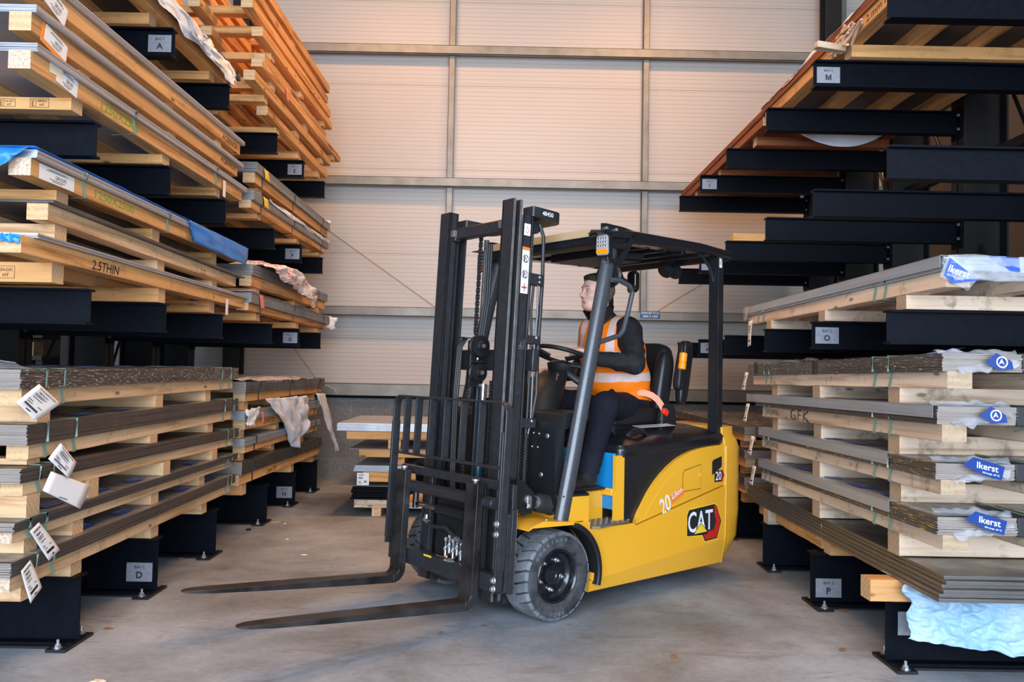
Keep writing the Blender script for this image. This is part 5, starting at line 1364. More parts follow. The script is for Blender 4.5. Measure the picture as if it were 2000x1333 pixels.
softbox(b, (0, 0, .0), (.12, .40, .50), 'vinyl_black', .42, T=T); softbox(b, (.04, .19, -.02), (.13, .10, .42), 'vinyl_black', .6, T=T); softbox(b, (.04, -.19, -.02), (.13, .10, .42), 'vinyl_black', .6, T=T)
b.build('seat_backrest', TR, loc=(-1.275, .02, 1.24), ang=80)
b = MB(); T = Matrix.Rotation(-.13, 4, 'Y'); softbox(b, (0, 0, 0), (.105, .075, .42), 'vinyl_black', .45, taper=(.75, 1), T=T); softbox(b, (.055, .01, .03), (.05, .05, .30), 'plastic_black', .5, taper=(1.4, .7), T=T)
ar = b.build('seat_bolster', TR, loc=(-1.36, .285, 1.295), ang=80)
b = MB(); T = Matrix.Rotation(-.16, 4, 'Y'); b.lathe([(.018, -.055), (.026, -.05), (.026, -.015), (.023, -.008), (.026, .0), (.026, .05), (.02, .055)], 'safety_orange', T, 18); b.build('bolster_handle', ar, loc=(.055, .035, .075))
b = MB(); softbox(b, (0, 0, 0), (.16, .06, .20), 'plastic_black', .4, taper=(1.1, .75)); bk = b.build('belt_housing', TR, loc=(-1.19, .285, 1.0), ang=60)
b = MB(); b.obox((0, 0, 0), (.045, .025, .035), 'buckle_red', Euler((0, -.5, 0)).to_matrix()); b.build('belt_buckle', TR, loc=(-1.14, .315, 1.045), bevel=.003)
b = MB(); b.tube([(-1.0, .205, 1.165), (-1.04, .235, 1.163), (-1.075, .26, 1.15), (-1.105, .28, 1.125), (-1.125, .292, 1.095), (-1.15, .305, 1.05)], .002, 'belt_salmon', 4, rs=[(.0025, .030)] * 6, flat=(0, 1, .3)); b.build('seat_belt', TR)
b = MB(); b.tube([(-.98, .30, .93), (-1.06, .34, .925), (-1.12, .34, .94)], .013, 'plastic_black', 8); b.build('seat_lever', TR)

# --- mast (own tilted frame)
TILT = -3.0 * D
MA = dict(loc=(.235, 0, .0), rot=(0, TILT, 0))
def mast_part(b, name, par=TR, **k): return b.build(name, par, loc=MA['loc'], rot=MA['rot'], **k)
for sg in (1, -1):
    def yy(a, c_): return sorted((sg * a, sg * c_))
    # outer rails: C section open inwards, back in x
    b = MB(); y0, y1 = yy(.245, .338)
    x0, x1 = -.105, -.035
    wy = yy(.326, .338)
    b.box(x0, x1, wy[0], wy[1], .08, 2.13, 'mast_black'); b.box(x1 - .014, x1, y0, y1, .08, 2.13, 'mast_black'); b.box(x0, x0 + .014, y0, y1, .08, 2.13, 'mast_black')
    b.box(x1, x1 + .0015, wy[0], wy[1], .1, 2.13, 'mast_edge'); b.box(x0 - .0015, x0, wy[0], wy[1], .1, 2.13, 'mast_edge')
    orl = mast_part(b, 'outer_mast_rail', bevel=.002)
    if sg > 0:
        b = MB(); T = frame((-.070, .339, 2.055), (-1, 0, 0), (0, 0, 1)); b.box(-.022, .022, -.032, .032, 0, .0006, 'decal_white', T)
        b.tube([(0, .02, .001), (0, .006, .001), (.011, -.004, .001), (.004, -.018, .001), (-.011, -.012, .001)], .001, 'decal_orange', 4, rs=[(.0035, .0005)] * 5, T=T, flat=(1, 0, 0)); b.build('hook_sticker', orl)
        b = MB(); T = frame((-.070, .339, 1.835), (-1, 0, 0), (0, 0, 1)); b.box(-.026, .026, -.125, .125, 0, .0006, 'decal_white', T); b.box(-.026, .026, .108, .125, .0006, .001, 'decal_orange', T)
        for zc in (.062, -.022):
            b.lathe([(.019, .0008), (.022, .0008), (.022, .0012), (.019, .0012)], 'ink_black', T @ Matrix.Translation((0, zc, 0)), 24, caps=False)
            b.box(-.012, -.004, zc - .016, zc + .010, .0006, .0012, 'ink_black', T); b.cyl((-.008, zc + .013, .0006), (-.008, zc + .013, .0012), .004, 'ink_black', 10, T=T); b.box(.006, .009, zc - .018, zc + .018, .0006, .0012, 'ink_black', T); b.box(.0, .014, zc - .018, zc - .014, .0006, .0012, 'ink_black', T)
            b.box(-.022, .022, -.001, .001, .0012, .0016, 'ink_red', T @ Matrix.Translation((0, zc, 0)) @ Matrix.Rotation(.8, 4, 'Z'))
        b.box(-.018, .018, -.097, -.088, .0006, .0012, 'ink_red', T @ Matrix.Rotation(.0, 4, 'Z')); b.box(-.002, .002, -.115, -.07, .0006, .0012, 'ink_black', T)
        b.build('pinch_warning_sticker', orl)
        b = MB(); T = frame((-.070, .339, 1.44), (-1, 0, 0), (0, 0, 1))
        b.add([(-.015, -.018, .0005), (-.004, .0, .0005), (.002, .014, .0005), (.008, .014, .0005), (.0, -.004, .0005), (.014, -.018, .0005)], [(0, 1, 2, 3, 4, 5)], 'mast_edge', T); b.box(-.018, .014, -.028, -.024, 0, .0006, 'mast_edge', T); b.box(.02, .024, -.026, .026, 0, .0006, 'mast_edge', T); b.build('maker_mark', orl)
    # inner rails (two nested sections in front)
    b = MB(); xa, xb = -.030, .030
    y0, y1 = yy(.238, .335); wy = yy(.238, .252)
    b.box(xa, xb, wy[0], wy[1], .10, 2.21, 'mast_black'); b.box(xb - .016, xb, y0, y1, .10, 2.21, 'mast_black'); b.box(xa, xa + .014, y0, y1, .10, 2.21, 'mast_black')
    ey = yy(.334, .3365); b.box(xb - .016, xb, ey[0], ey[1], .10, 2.21, 'mast_edge'); b.box(xa, xa + .014, ey[0], ey[1], .10, 2.21, 'mast_edge')
    mast_part(b, 'inner_mast_rail', bevel=.002)
    if 1:
        b = MB(); b.box(-.03, .01, *yy(.205, .24), 2.04, 2.10, 'mast_black'); b.box(.0, .025, *yy(.20, .235), 2.06, 2.10, 'mast_edge'); mast_part(b, 'mast_stop', bevel=.004)
    # lift cylinder behind each rail
    b = MB(); b.cyl((-.22, sg * .20, .10), (-.22, sg * .20, 1.35), .026, 'truck_black', 18).cyl((-.22, sg * .20, 1.35), (-.22, sg * .20, 2.08), .016, 'mast_edge', 14); mast_part(b, 'lift_cylinder')
# cross ties
b = MB().box(-.06, -.005, -.24, .24, 2.05, 2.12, 'mast_black'); mast_part(b, 'mast_crossbar', bevel=.01)
b = MB().box(-.21, -.17, -.33, .33, 1.30, 1.42, 'mast_black'); mast_part(b, 'mast_crossbar', bevel=.006)
b = MB().box(-.21, -.17, -.33, .33, .14, .30, 'mast_black'); mast_part(b, 'mast_crossbar', bevel=.006)
b = MB().box(-.05, -.01, -.24, .24, .12, .22, 'mast_black'); mast_part(b, 'mast_crossbar', bevel=.006)
pts = [(-.10, .345)]
for a in range(0, 100, 10): pts.append((-.255 - .09 * math.sin(a * D), .255 + .09 * math.cos(a * D)))
n_ = [(x, -y) for x, y in pts[::-1]]; outer = pts + n_
innr = [(-.10, .255), (-.235, .245), (-.265, .215), (-.265, -.215), (-.235, -.245), (-.10, -.255)]
b = MB()
b.prism(pts + [(-.345, .15), (-.265, .15), (-.265, .215), (-.235, .245), (-.10, .255)], 2.135, 2.19, 'mast_black', plane='xy'); b.prism([(-.345, -.15), (-.345, .15), (-.265, .15), (-.265, -.15)], 2.135, 2.19, 'mast_black', plane='xy')
b.prism([(x, -y) for x, y in (pts + [(-.345, .15), (-.265, .15), (-.265, .215), (-.235, .245), (-.10, .255)])][::-1], 2.135, 2.19, 'mast_black', plane='xy')
tp_ = mast_part(b, 'mast_top_plate', bevel=.008)
b = MB(); T = frame((-.205, .345, 2.163), (-1, 0, 0), (0, 0, 1)); b.box(-.046, .046, -.020, .020, .0005, .002, 'ink_black', T); b.text('48450', T, .024, 'decal_white', .080, z=.0026); b.build('fleet_number', tp_)
# chains
def chain(x, y, z0, z1, name='lift_chain', par=TR, m='hose_rubber'):
    b = MB(); n = int((z1 - z0) / .019)
    for k in range(n):
        z = z0 + (k + .5) * .019
        if k % 2: b.box(x - .007, x + .007, y - .011, y - .007, z - .014, z + .014, m); b.box(x - .007, x + .007, y + .007, y + .011, z - .014, z + .014, m)
        else: b.box(x - .007, x + .007, y - .005, y + .005, z - .014, z + .014, m)
        b.cyl((x, y - .013, z), (x, y + .013, z), .0035, 'mast_edge', 6)
    return mast_part(b, name)
chain(-.185, .24, 1.93, 2.13); chain(-.10, -.10, 1.50, 2.10); chain(-.08, -.12, .30, 1.25); chain(-.08, .10, .55, 1.25)
b = MB(); b.cyl((-.185, .24, 1.93), (-.18, .24, 1.83), .007, 'zinc', 10).cyl((-.185, .24, 1.86), (-.185, .24, 1.845), .012, 'zinc', 6); mast_part(b, 'chain_anchor')
b = MB(); b.cyl((-.20, .225, 2.10), (-.20, .26, 2.10), .035, 'mast_black', 24); mast_part(b, 'chain_pulley')
for zc, w_ in ((1.80, .06), (1.47, .045), (1.02, .05)):
    b = MB(); b.box(-.22, -.105, .27, .33, zc - w_ / 2, zc + w_ / 2, 'mast_black'); b.cyl((-.185, .33, zc + .012), (-.185, .338, zc + .012), .010, 'zinc', 8); b.cyl((-.185, .33, zc - .014), (-.185, .338, zc - .014), .008, 'zinc', 8) if zc > 1.5 else None
    mast_part(b, 'hose_clamp', bevel=.004)
HS = .072
for pts_, r_, m in (([(-.29, .27, 2.12), (-.315, .28, 2.05), (-.315, .29, 1.80), (-.30, .30, 1.40), (-.30, .31, 1.18), (-.285, .30, 1.05), (-.25, .29, .98)], .011, 'hose_rubber'),
                 ([(-.245, .30, 1.80), (-.235, .30, 1.62), (-.25, .30, 1.47), (-.25, .30, 1.02), (-.245, .30, .95)], .008, 'hose_rubber'), ([(-.265, .31, 1.79), (-.275, .31, 1.62), (-.265, .31, 1.47), (-.268, .31, 1.02), (-.255, .305, .94)], .006, 'pillar_grey')):
    b = MB(); b.tube([(p[0] + HS, p[1], p[2]) for p in pts_], r_, m, 8); mast_part(b, 'hydraulic_hose')
b = MB()
hx = []
for k in range(220):
    t = k / 219; a = t * 2 * PI * 24
    hx.append((-.25 + HS + .0145 * math.cos(a), .30 + .0145 * math.sin(a), .96 - t * .35))
b.tube(hx, .005, 'hose_rubber', 6); b.cyl((-.25 + HS, .30, .96), (-.25 + HS, .30, .61), .011, 'hose_rubber', 10); mast_part(b, 'spiral_hose')
# centre free-lift cylinder with its pulleys
b = MB(); b.cyl((-.12, -.02, .16), (-.12, -.02, 1.12), .034, 'cyl_blue', 20).cyl((-.12, -.02, 1.12), (-.12, -.02, 1.22), .020, 'chrome', 16); mast_part(b, 'free_lift_cylinder')
for zc, R_ in ((1.43, .060), (1.28, .052)):
    T = Matrix.Translation((-.06, -.005, zc)) @ Matrix.Rotation(-PI / 2, 4, 'X') @ Matrix.Rotation(0, 4, 'Z')
    b = MB(); b.lathe([(.005, -.02), (R_, -.02), (R_, -.012), (R_ * .84, -.008), (R_ * .84, .008), (R_, .012), (R_, .02), (R_ * .5, .022), (R_ * .45, .028), (.022, .03), (.020, .038), (.001, .038)], 'truck_black', T, 36); b.cyl((0, 0, .03), (0, 0, .046), .012, 'zinc', 6, T=T); mast_part(b, 'hose_pulley')
b = MB().box(-.11, -.02, -.06, -.028, 1.20, 1.46, 'truck_black').box(-.10, -.03, -.03, .02, 1.335, 1.35, 'truck_black'); b.cyl((-.05, 0, 1.35), (-.05, 0, 1.365), .008, 'zinc', 6); b.box(-.03, .035, -.11, -.04, 1.47, 1.475, 'mast_black'); mast_part(b, 'pulley_yoke', bevel=.003)
for k in range(3):
    b = MB(); y = -.075 - k * .016; b.tube([(-.02 + k * .0, y, 1.47), (.012, y, 1.42), (.012, y - .01, 1.1), (.0, y - .01, .7), (-.03, y, .42)], .0075, 'hose_rubber', 8); mast_part(b, 'hydraulic_hose')
    b = MB(); b.tube([(-.08, -.04 + .02 * k, 1.48), (-.11, -.045 + .02 * k, 1.7), (-.11, -.05 + .02 * k, 2.02)], .008, 'hose_rubber', 8); mast_part(b, 'hydraulic_hose')
# --- carriage and load backrest, in the same tilted frame
CX = .125
b = MB(); b.box(CX - .045, CX - .01, -.45, .48, .685, .73, 'mast_black'); b.cyl((CX + .02, -.43, .62), (CX + .02, .46, .62), .026, 'mast_black', 18); b.box(CX - .02, CX + .02, -.46, .50, .59, .65, 'mast_black'); ub = mast_part(b, 'upper_fork_bar', bevel=.004)
b = MB(); b.box(CX - .03, CX + .02, -.48, .52, .19, .275, 'mast_black'); b.box(CX + .021, CX + .023, -.12, -.05, .262, .272, 'decal_yellow'); b.box(CX + .0, CX + .04, .08, .14, .276, .2765, 'strap_green'); mast_part(b, 'lower_fork_bar', bevel=.004)
for y in (-.46, -.20, .28, .50):
    b = MB(); b.box(CX - .075, CX - .045, y - .02, y + .02, .20, .72, 'mast_black'); mast_part(b, 'carriage_upright', bevel=.003)
b = MB(); b.cyl((CX - .01, -.26, .525), (CX - .01, -.02, .525), .014, 'chrome', 14).cyl((CX - .01, -.05, .525), (CX - .01, .20, .525), .030, 'truck_black', 18).cyl((CX - .01, -.28, .50), (CX - .01, -.28, .60), .018, 'truck_black', 10); mast_part(b, 'side_shift_cylinder')
rnd = random.Random(5)
for k in range(5):
    b = MB(); y = .02 + k * .034; z0 = .285 + .02 * (k % 2)
    b.cyl((CX - .02, y, z0), (CX - .02, y, z0 + .05), .008, 'zinc', 10).cyl((CX - .02, y, z0 + .03), (CX - .02, y, z0 + .045), .012, 'zinc', 6).cyl((CX - .02, y, z0 + .05), (CX - .02, y, z0 + .10), .006, 'chrome', 8).cyl((CX - .02, y, z0 + .08), (CX - .02, y, z0 + .095), .011, 'zinc', 6)
    b.tube([(CX - .02, y, z0), (CX - .015, y - .02, z0 - .03), (CX - .01, y - .10, z0 - .03)], .006, 'chrome', 8)
    mast_part(b, 'hydraulic_fitting')
b = MB(); b.tube([(CX, -.14, .45), (CX + .005, -.09, .425), (CX + .01, -.02, .43), (CX + .01, .05, .44), (CX, .12, .40), (CX, .15, .39)], .011, 'hose_rubber', 8); b.cyl((CX, -.15, .45), (CX, -.15, .48), .010, 'zinc', 8).cyl((CX, -.165, .452), (CX, -.12, .44), .013, 'zinc', 8).cyl((CX, .13, .395), (CX, .17, .385), .013, 'zinc', 8); mast_part(b, 'hydraulic_hose')
b = MB(); b.box(CX - .07, CX - .035, -.10, .25, .27, .60, 'truck_black'); mast_part(b, 'valve_plate', bevel=.004)
# backrest frame
BX = .155
b = MB()
yl, yr = -.475, .545; zt = 1.125; rr = .055
path = [(yl, .275)] + [(yl, zt - rr)] + [(yl + rr - rr * math.cos(a * D), zt - rr + rr * math.sin(a * D)) for a in range(10, 91, 16)] + [(yr - rr + rr * math.sin(a * D), zt - rr + rr * math.cos(a * D)) for a in range(0, 91, 15)] + [(yr, .31)]
b.tube([(BX, y, z) for y, z in path], .02, 'mast_black', 4, rs=[(.032, .0085)] * len(path), flat=(1, 0, 0))
bf = mast_part(b, 'backrest_frame', bevel=.003)
b = MB(); b.box(BX - .02, BX + .02, yl, yr, .795, .808, 'mast_black'); mast_part(b, 'backrest_rail', bevel=.002)
for y in (-.36, -.245, -.11, .025, .175, .33):
    b = MB(); b.box(BX - .022, BX + .022, y - .005, y + .005, .80, zt - .005, 'mast_black'); mast_part(b, 'backrest_bar', bevel=.0015)
for y in (yl + .012, yr - .006):
    b = MB(); b.box(BX - .022, BX + .028, y - .014, y + .002, .21 if y > 0 else .31, .98, 'mast_black')
    sgy = 1 if y > 0 else -1
    for z in (.535, .485, .265, .225):
        if sgy > 0: b.cyl((BX + .028, y - .004, z), (BX + .034, y - .004, z), .017, 'zinc', 14).cyl((BX + .034, y - .004, z), (BX + .046, y - .004, z), .013, 'zinc', 6)
    mast_part(b, 'backrest_side_plate', bevel=.003)
b = MB(); b.box(.065, .095, .50, .545, .19, .60, 'mast_black'); b.box(.063, .066, .50, .545, .19, .60, 'mast_edge'); b.box(.095, .12, .515, .54, .20, .58, 'mast_black'); mast_part(b, 'carriage_side_bar', bevel=.003)
# forks
for sg, yc in ((1, .335), (-1, -.325)):
    b = MB(); w2 = .05; FX = .175
    b.box(FX - .018, FX + .024, yc - w2, yc + w2, .16, .71, 'fork_black')
    hl = []
    for k in range(7):       # heel bend
        a = k / 6 * PI / 2
        ro, ri = .075, .033
        hl.append([(FX - .018 + ro - ro * math.cos(a), yc - w2, .165 - ro * math.sin(a)), (FX - .018 + ro - ro * math.cos(a), yc + w2, .165 - ro * math.sin(a)), (FX - .018 + ro - ri * math.cos(a), yc + w2, .165 - ri * math.sin(a)), (FX - .018 + ro - ri * math.cos(a), yc - w2, .165 - ri * math.sin(a))])
    b.loft(hl, 'fork_black')
    xs = FX - .018 + .075
    bl = []
    for (dx, hw, zt_, zb) in ((0, .05, .132, .090), (.35, .05, .130, .094), (.75, .05, .128, .102), (1.00, .046, .127, .108), (1.09, .036, .126, .112), (1.125, .024, .124, .114), (1.138, .010, .122, .116)):
        z_up = dx * .032
        bl.append([(xs + dx, yc - hw, zb + z_up), (xs + dx, yc + hw, zb + z_up), (xs + dx, yc + hw, zt_ + z_up), (xs + dx, yc - hw, zt_ + z_up)])
    b.loft(bl, 'fork_black')
    fk = mast_part(b, 'fork', bevel=.004)
    b = MB(); b.cyl((FX, yc, .71), (FX, yc, .722), .012, 'mast_edge', 12).cyl((FX, yc, .722), (FX, yc, .73), .020, 'zinc', 16); b.build('fork_pin', fk)
# ------------------------------------------------------------------ the driver (signed-distance body, truck-local frame)
plain('skin', (0.74, 0.42, 0.32), 0.45, 0, 0.4, 0.10, 22)
plain('hair_dark', (0.030, 0.022, 0.018), 0.7, 0, 0.3, 0.5, 160, 0.6)
plain('hair_grey', (0.12, 0.09, 0.08), 0.8, 0, 0.3, 0.4, 160, 0.4)
plain('lip', (0.60, 0.28, 0.22), 0.45)
plain('eye_white', (0.42, 0.38, 0.36), 0.25)
plain('eye_dark', (0.015, 0.01, 0.008), 0.2)
plain('jacket_black', (0.016, 0.014, 0.016), 0.75, 0, 0.25, 0.25, 40, 0.3)
plain('collar_maroon', (0.030, 0.008, 0.010), 0.8)
plain('trouser_navy', (0.009, 0.010, 0.018), 0.8, 0, 0.2, 0.2, 60, 0.3)
plain('shoe_black', (0.010, 0.010, 0.012), 0.5)
plain('vest_orange', (0.98, 0.20, 0.004), 0.6, 0, 0.3, 0.05, 60, 0.2)
plain('reflective', (0.72, 0.50, 0.44), 0.5, 0.0, 0.4, 0.1, 80)
class Grid:
    def __init__(s, lo, hi, h):
        s.lo = np.array(lo, float); s.h = h
        n = np.ceil((np.array(hi) - s.lo) / h).astype(int) + 1
        s.d = np.full(n, 1.0, np.float32); s.n = n
        s.ax = [s.lo[i] + h * np.arange(n[i]) for i in range(3)]
    def region(s, lo, hi):
        a = np.clip(((np.array(lo) - s.lo) / s.h).astype(int), 0, s.n); b = np.clip(((np.array(hi) - s.lo) / s.h).astype(int) + 2, 0, s.n)
        return tuple(slice(int(a[i]), int(b[i])) for i in range(3))
    def pts(s, r): return np.meshgrid(s.ax[0][r[0]], s.ax[1][r[1]], s.ax[2][r[2]], indexing='ij')
    def blend(s, r, d, k, mode):
        a = s.d[r]
        if mode == 'sub':
            h = np.clip(k - np.abs(a + d), 0, None) / k if k > 0 else 0
            s.d[r] = np.maximum(a, -d) + h * h * k / 4
        else:
            h = np.clip(k - np.abs(a - d), 0, None) / k if k > 0 else 0
            s.d[r] = np.minimum(a, d) - h * h * k / 4
    def cap(s, p, q, ra, rb, k=.03, mode='add', m=.06):
        p, q = np.array(p, float), np.array(q, float); R_ = max(ra, rb) + m + k
        r = s.region(np.minimum(p, q) - R_, np.maximum(p, q) + R_); X, Y, Z = s.pts(r)
        d = q - p; L = d @ d + 1e-9
        t = np.clip(((X - p[0]) * d[0] + (Y - p[1]) * d[1] + (Z - p[2]) * d[2]) / L, 0, 1)
        dist = np.sqrt((X - p[0] - t * d[0]) ** 2 + (Y - p[1] - t * d[1]) ** 2 + (Z - p[2] - t * d[2]) ** 2) - (ra + (rb - ra) * t)
        s.blend(r, dist.astype(np.float32), k, mode); return s
    def ell(s, c, rad, k=.03, mode='add', rot=None, m=.05):
        c = np.array(c, float); rad = np.array(rad, float); R_ = rad.max() + m + k
        r = s.region(c - R_, c + R_); X, Y, Z = s.pts(r)
        P = np.stack([X - c[0], Y - c[1], Z - c[2]], -1)
        if rot is not None: P = P @ np.array(rot)
        q = P / rad; l0 = np.sqrt((q ** 2).sum(-1)); l1 = np.sqrt(((P / rad ** 2) ** 2).sum(-1)) + 1e-9
        s.blend(r, (l0 * (l0 - 1) / l1).astype(np.float32), k, mode); return s
    def mesh(s):
        d = s.d; ins = d < 0; n = s.n
        c = ins.astype(np.int8)
        tot = sum(c[i:n[0] - 1 + i, j:n[1] - 1 + j, k:n[2] - 1 + k] for i in (0, 1) for j in (0, 1) for k in (0, 1))
        act = (tot > 0) & (tot < 8); idx = -np.ones(act.shape, np.int64); ii = np.argwhere(act); idx[act] = np.arange(len(ii))
        acc = np.zeros((len(ii), 3)); cnt = np.zeros(len(ii))
        for ax in range(3):
            oth = [a for a in range(3) if a != ax]
            for a in (0, 1):
                for b_ in (0, 1):
                    o0 = np.zeros(3, int); o0[oth[0]] = a; o0[oth[1]] = b_; o1 = o0.copy(); o1[ax] = 1
                    v0 = d[tuple((ii + o0).T)]; v1 = d[tuple((ii + o1).T)]
                    mk = (v0 < 0) != (v1 < 0); t = np.where(mk, v0 / np.where(mk, v0 - v1, 1), 0)
                    p = o0[None, :] + t[:, None] * (o1 - o0)[None, :]
                    acc += p * mk[:, None]; cnt += mk
        V = s.lo + (ii + acc / cnt[:, None]) * s.h
        F = []
        for ax in range(3):
            u, v = [(1, 2), (2, 0), (0, 1)][ax]
            sl0 = [slice(1, n[i] - 1) for i in range(3)]; sl0[ax] = slice(0, n[ax] - 1)
            sl1 = list(sl0); sl1[ax] = slice(1, n[ax])
            ch = ins[tuple(sl0)] != ins[tuple(sl1)]; e = np.argwhere(ch); e = e + np.array([0 if i == ax else 1 for i in range(3)])
            inside0 = ins[tuple(e.T)]
            def g(du, dv):
                q = e.copy(); q[:, u] -= du; q[:, v] -= dv; return idx[tuple(q.T)]
            quad = np.stack([g(0, 0), g(1, 0), g(1, 1), g(0, 1)], 1)
            quad[~inside0] = quad[~inside0][:, ::-1]; F.append(quad)
        return V, np.concatenate(F)
def sdf_obj(name, G, mats, pick=None, parent=None, smooth=2):
    V, F = G.mesh()
    me = bpy.data.meshes.new(name); me.from_pydata(V.tolist(), [], F.tolist())
    for m in mats: me.materials.append(MATS[m])
    if pick is not None:
        cen = V[F].mean(1); me.polygons.foreach_set('material_index', pick(cen).astype(int))
    me.polygons.foreach_set('use_smooth', [True] * len(F)); me.update()
    o = bpy.data.objects.new(name, me); col.objects.link(o); o.parent = parent
    if smooth:
        md = o.modifiers.new('smooth', 'SMOOTH'); md.factor = .5; md.iterations = smooth
    return o
def rotz(a):
    c, s_ = math.cos(a), math.sin(a); return np.array([[c, -s_, 0], [s_, c, 0], [0, 0, 1]])
HY = -16 * D                        # head turned a little to his right
HC = np.array((-.815, .015, 1.792))
RH = rotz(HY)
def hp(x, y, z): return HC + RH @ np.array((x, y, z))
def he(G, c, rad, k=.02, mode='add', tilt=0.0):
    r = RH
    if tilt:
        ct, st_ = math.cos(tilt), math.sin(tilt); r = RH @ np.array([[ct, 0, st_], [0, 1, 0], [-st_, 0, ct]])
    return G.ell(hp(*c), rad, k, mode, r, m=.03)
# ---- body: trunk, neck, head, arms and hands in one surface
G = Grid((-1.25, -.45, .66), (-.32, .45, 1.97), .0042)
G.ell((-1.07, 0, 1.06), (.12, .155, .12), .05).cap((-1.06, 0, 1.08), (-.97, 0, 1.40), .11, .12, .08).ell((-.95, 0, 1.47), (.10, .165, .13), .06)
G.cap((-.93, -.15, 1.575), (-.93, .15, 1.575), .05, .05, .05)
G.cap((-.92, 0, 1.58), (-.845, .005, 1.74), .062, .056, .04)
for sg, e_, w_ in ((1, (-.835, .31, 1.35), (-.645, .165, 1.375)), (-1, (-.97, -.27, 1.29), (-.74, -.29, 1.272))):
    G.cap((-.93, sg * .19, 1.56), e_, .045, .036, .03).cap(e_, w_, .036, .024, .02)
    G.cap((-1.04, sg * .10, 1.04), (-.62, sg * .27 if sg > 0 else -.20, 1.10), .075, .05, .04)
    G.cap((-.60, .275 if sg > 0 else -.22, 1.09), (-.355, .415, .74) if sg > 0 else (-.42, -.25, .76), .045, .03, .03)
# head
he(G, (-.012, 0, .032), (.098, .077, .090), .02)           # cranium
he(G, (-.035, 0, .02), (.085, .075, .085), .03)
he(G, (.030, 0, -.035), (.062, .062, .075), .035)          # face mass
he(G, (.058, 0, -.083), (.036, .038, .028), .03)           # chin
G.cap(hp(-.02, .045, -.065), hp(.05, .022, -.092), .022, .018, .025, m=.03)   # jaw lines
G.cap(hp(-.02, -.045, -.065), hp(.05, -.022, -.092), .022, .018, .025, m=.03)
he(G, (.068, 0, .030), (.020, .048, .012), .02)            # brow
for s_ in (1, -1):
    he(G, (.084, .031 * s_, .012), (.015, .017, .011), .012, 'sub')       # sockets
    he(G, (.052, .045 * s_, -.020), (.030, .020, .020), .025)             # cheeks
    he(G, (-.008, .078 * s_, -.004), (.018, .008, .031), .008, tilt=.15)  # ears
    he(G, (-.002, .086 * s_, -.002), (.009, .006, .016), .006, 'sub')
G.cap(hp(.084, 0, .014), hp(.110, 0, -.022), .0075, .0095, .012, m=.02)     # nose
he(G, (.099, .010, -.027), (.010, .007, .007), .007); he(G, (.099, -.010, -.027), (.010, .007, .007), .007)
he(G, (.085, 0, -.050), (.012, .022, .0055), .009); he(G, (.084, 0, -.061), (.012, .019, .0055), .009)
he(G, (.098, 0, -.0555), (.010, .020, .0014), .003, 'sub')
he(G, (.082, 0, -.072), (.012, .020, .006), .010, 'sub')
# hands: palm, four fingers curled over the rim, thumb from the side
def hand(G, wr, pc, dirf, side_, nrm, curl, sz=1.0, thumb=1):
    wr, pc, f, s_, n_ = [np.array(v, float) for v in (wr, pc, dirf, side_, nrm)]
    f /= np.linalg.norm(f); s_ -= f * (s_ @ f); s_ /= np.linalg.norm(s_); n_ = np.cross(f, s_) * (1 if np.cross(f, s_) @ n_ > 0 else -1)
    G.cap(wr, pc - f * .02, .024, .022, .02, m=.02)
    for k in range(4):
        o = (k - 1.5) * .019 * sz
        G.cap(pc - f * .03 + s_ * o * .7, pc + f * .022 + s_ * o, .015, .0125, .012, m=.02)
        L = [.036, .042, .039, .030][k] * sz
        p = pc + f * .028 + s_ * o; a = curl * .6; d_ = f * math.cos(a) - n_ * math.sin(a)
        for j, (l_, r_) in enumerate(((L, .0092), (L * .65, .0084), (L * .5, .0076))):
            q = p + d_ * l_; G.cap(p, q, r_, r_ * .94, .004, m=.012); p = q
            a += curl * (.9 + .12 * k); d_ = f * math.cos(a) - n_ * math.sin(a)
    t0 = pc - f * .020 + s_ * thumb * .026; t1 = t0 + f * .030 + s_ * thumb * .018 - n_ * .012; t2 = t1 + f * .028 - n_ * .012 - s_ * thumb * .004
    G.cap(t0, t1, .0135, .0105, .008, m=.015); G.cap(t1, t2, .0105, .0085, .004, m=.015)
hand(G, (-.655, .17, 1.372), (-.600, .125, 1.420), (.62, -.45, .25), (.35, .80, -.25), (-.25, .25, .95), .95, 1.05, -1)
hand(G, (-.71, -.295, 1.275), (-.645, -.285, 1.29), (.9, .05, .05), (0, 1, 0), (0, 0, 1), 1.0, 1.0, 1)
def pick_body(c):
    q = (c - HC) @ RH
    out = np.zeros(len(c), int)
    lips = (q[:, 0] > .084) & (np.abs(q[:, 1]) < .019) & (q[:, 2] < -.0535) & (q[:, 2] > -.0650)
    out[lips] = 1; return out
driver = sdf_obj('person', G, ['skin', 'lip'], pick_body, None, 1)
tag(driver, 'driver in an orange high-visibility vest over a black jacket, seated in the yellow forklift', 'person')
driver.location = TR.location; driver.rotation_euler = TR.rotation_euler
def hT(x, y, z):
    m_ = Matrix.Rotation(HY, 4, 'Z'); m_.translation = Vector(hp(x, y, z)); return m_
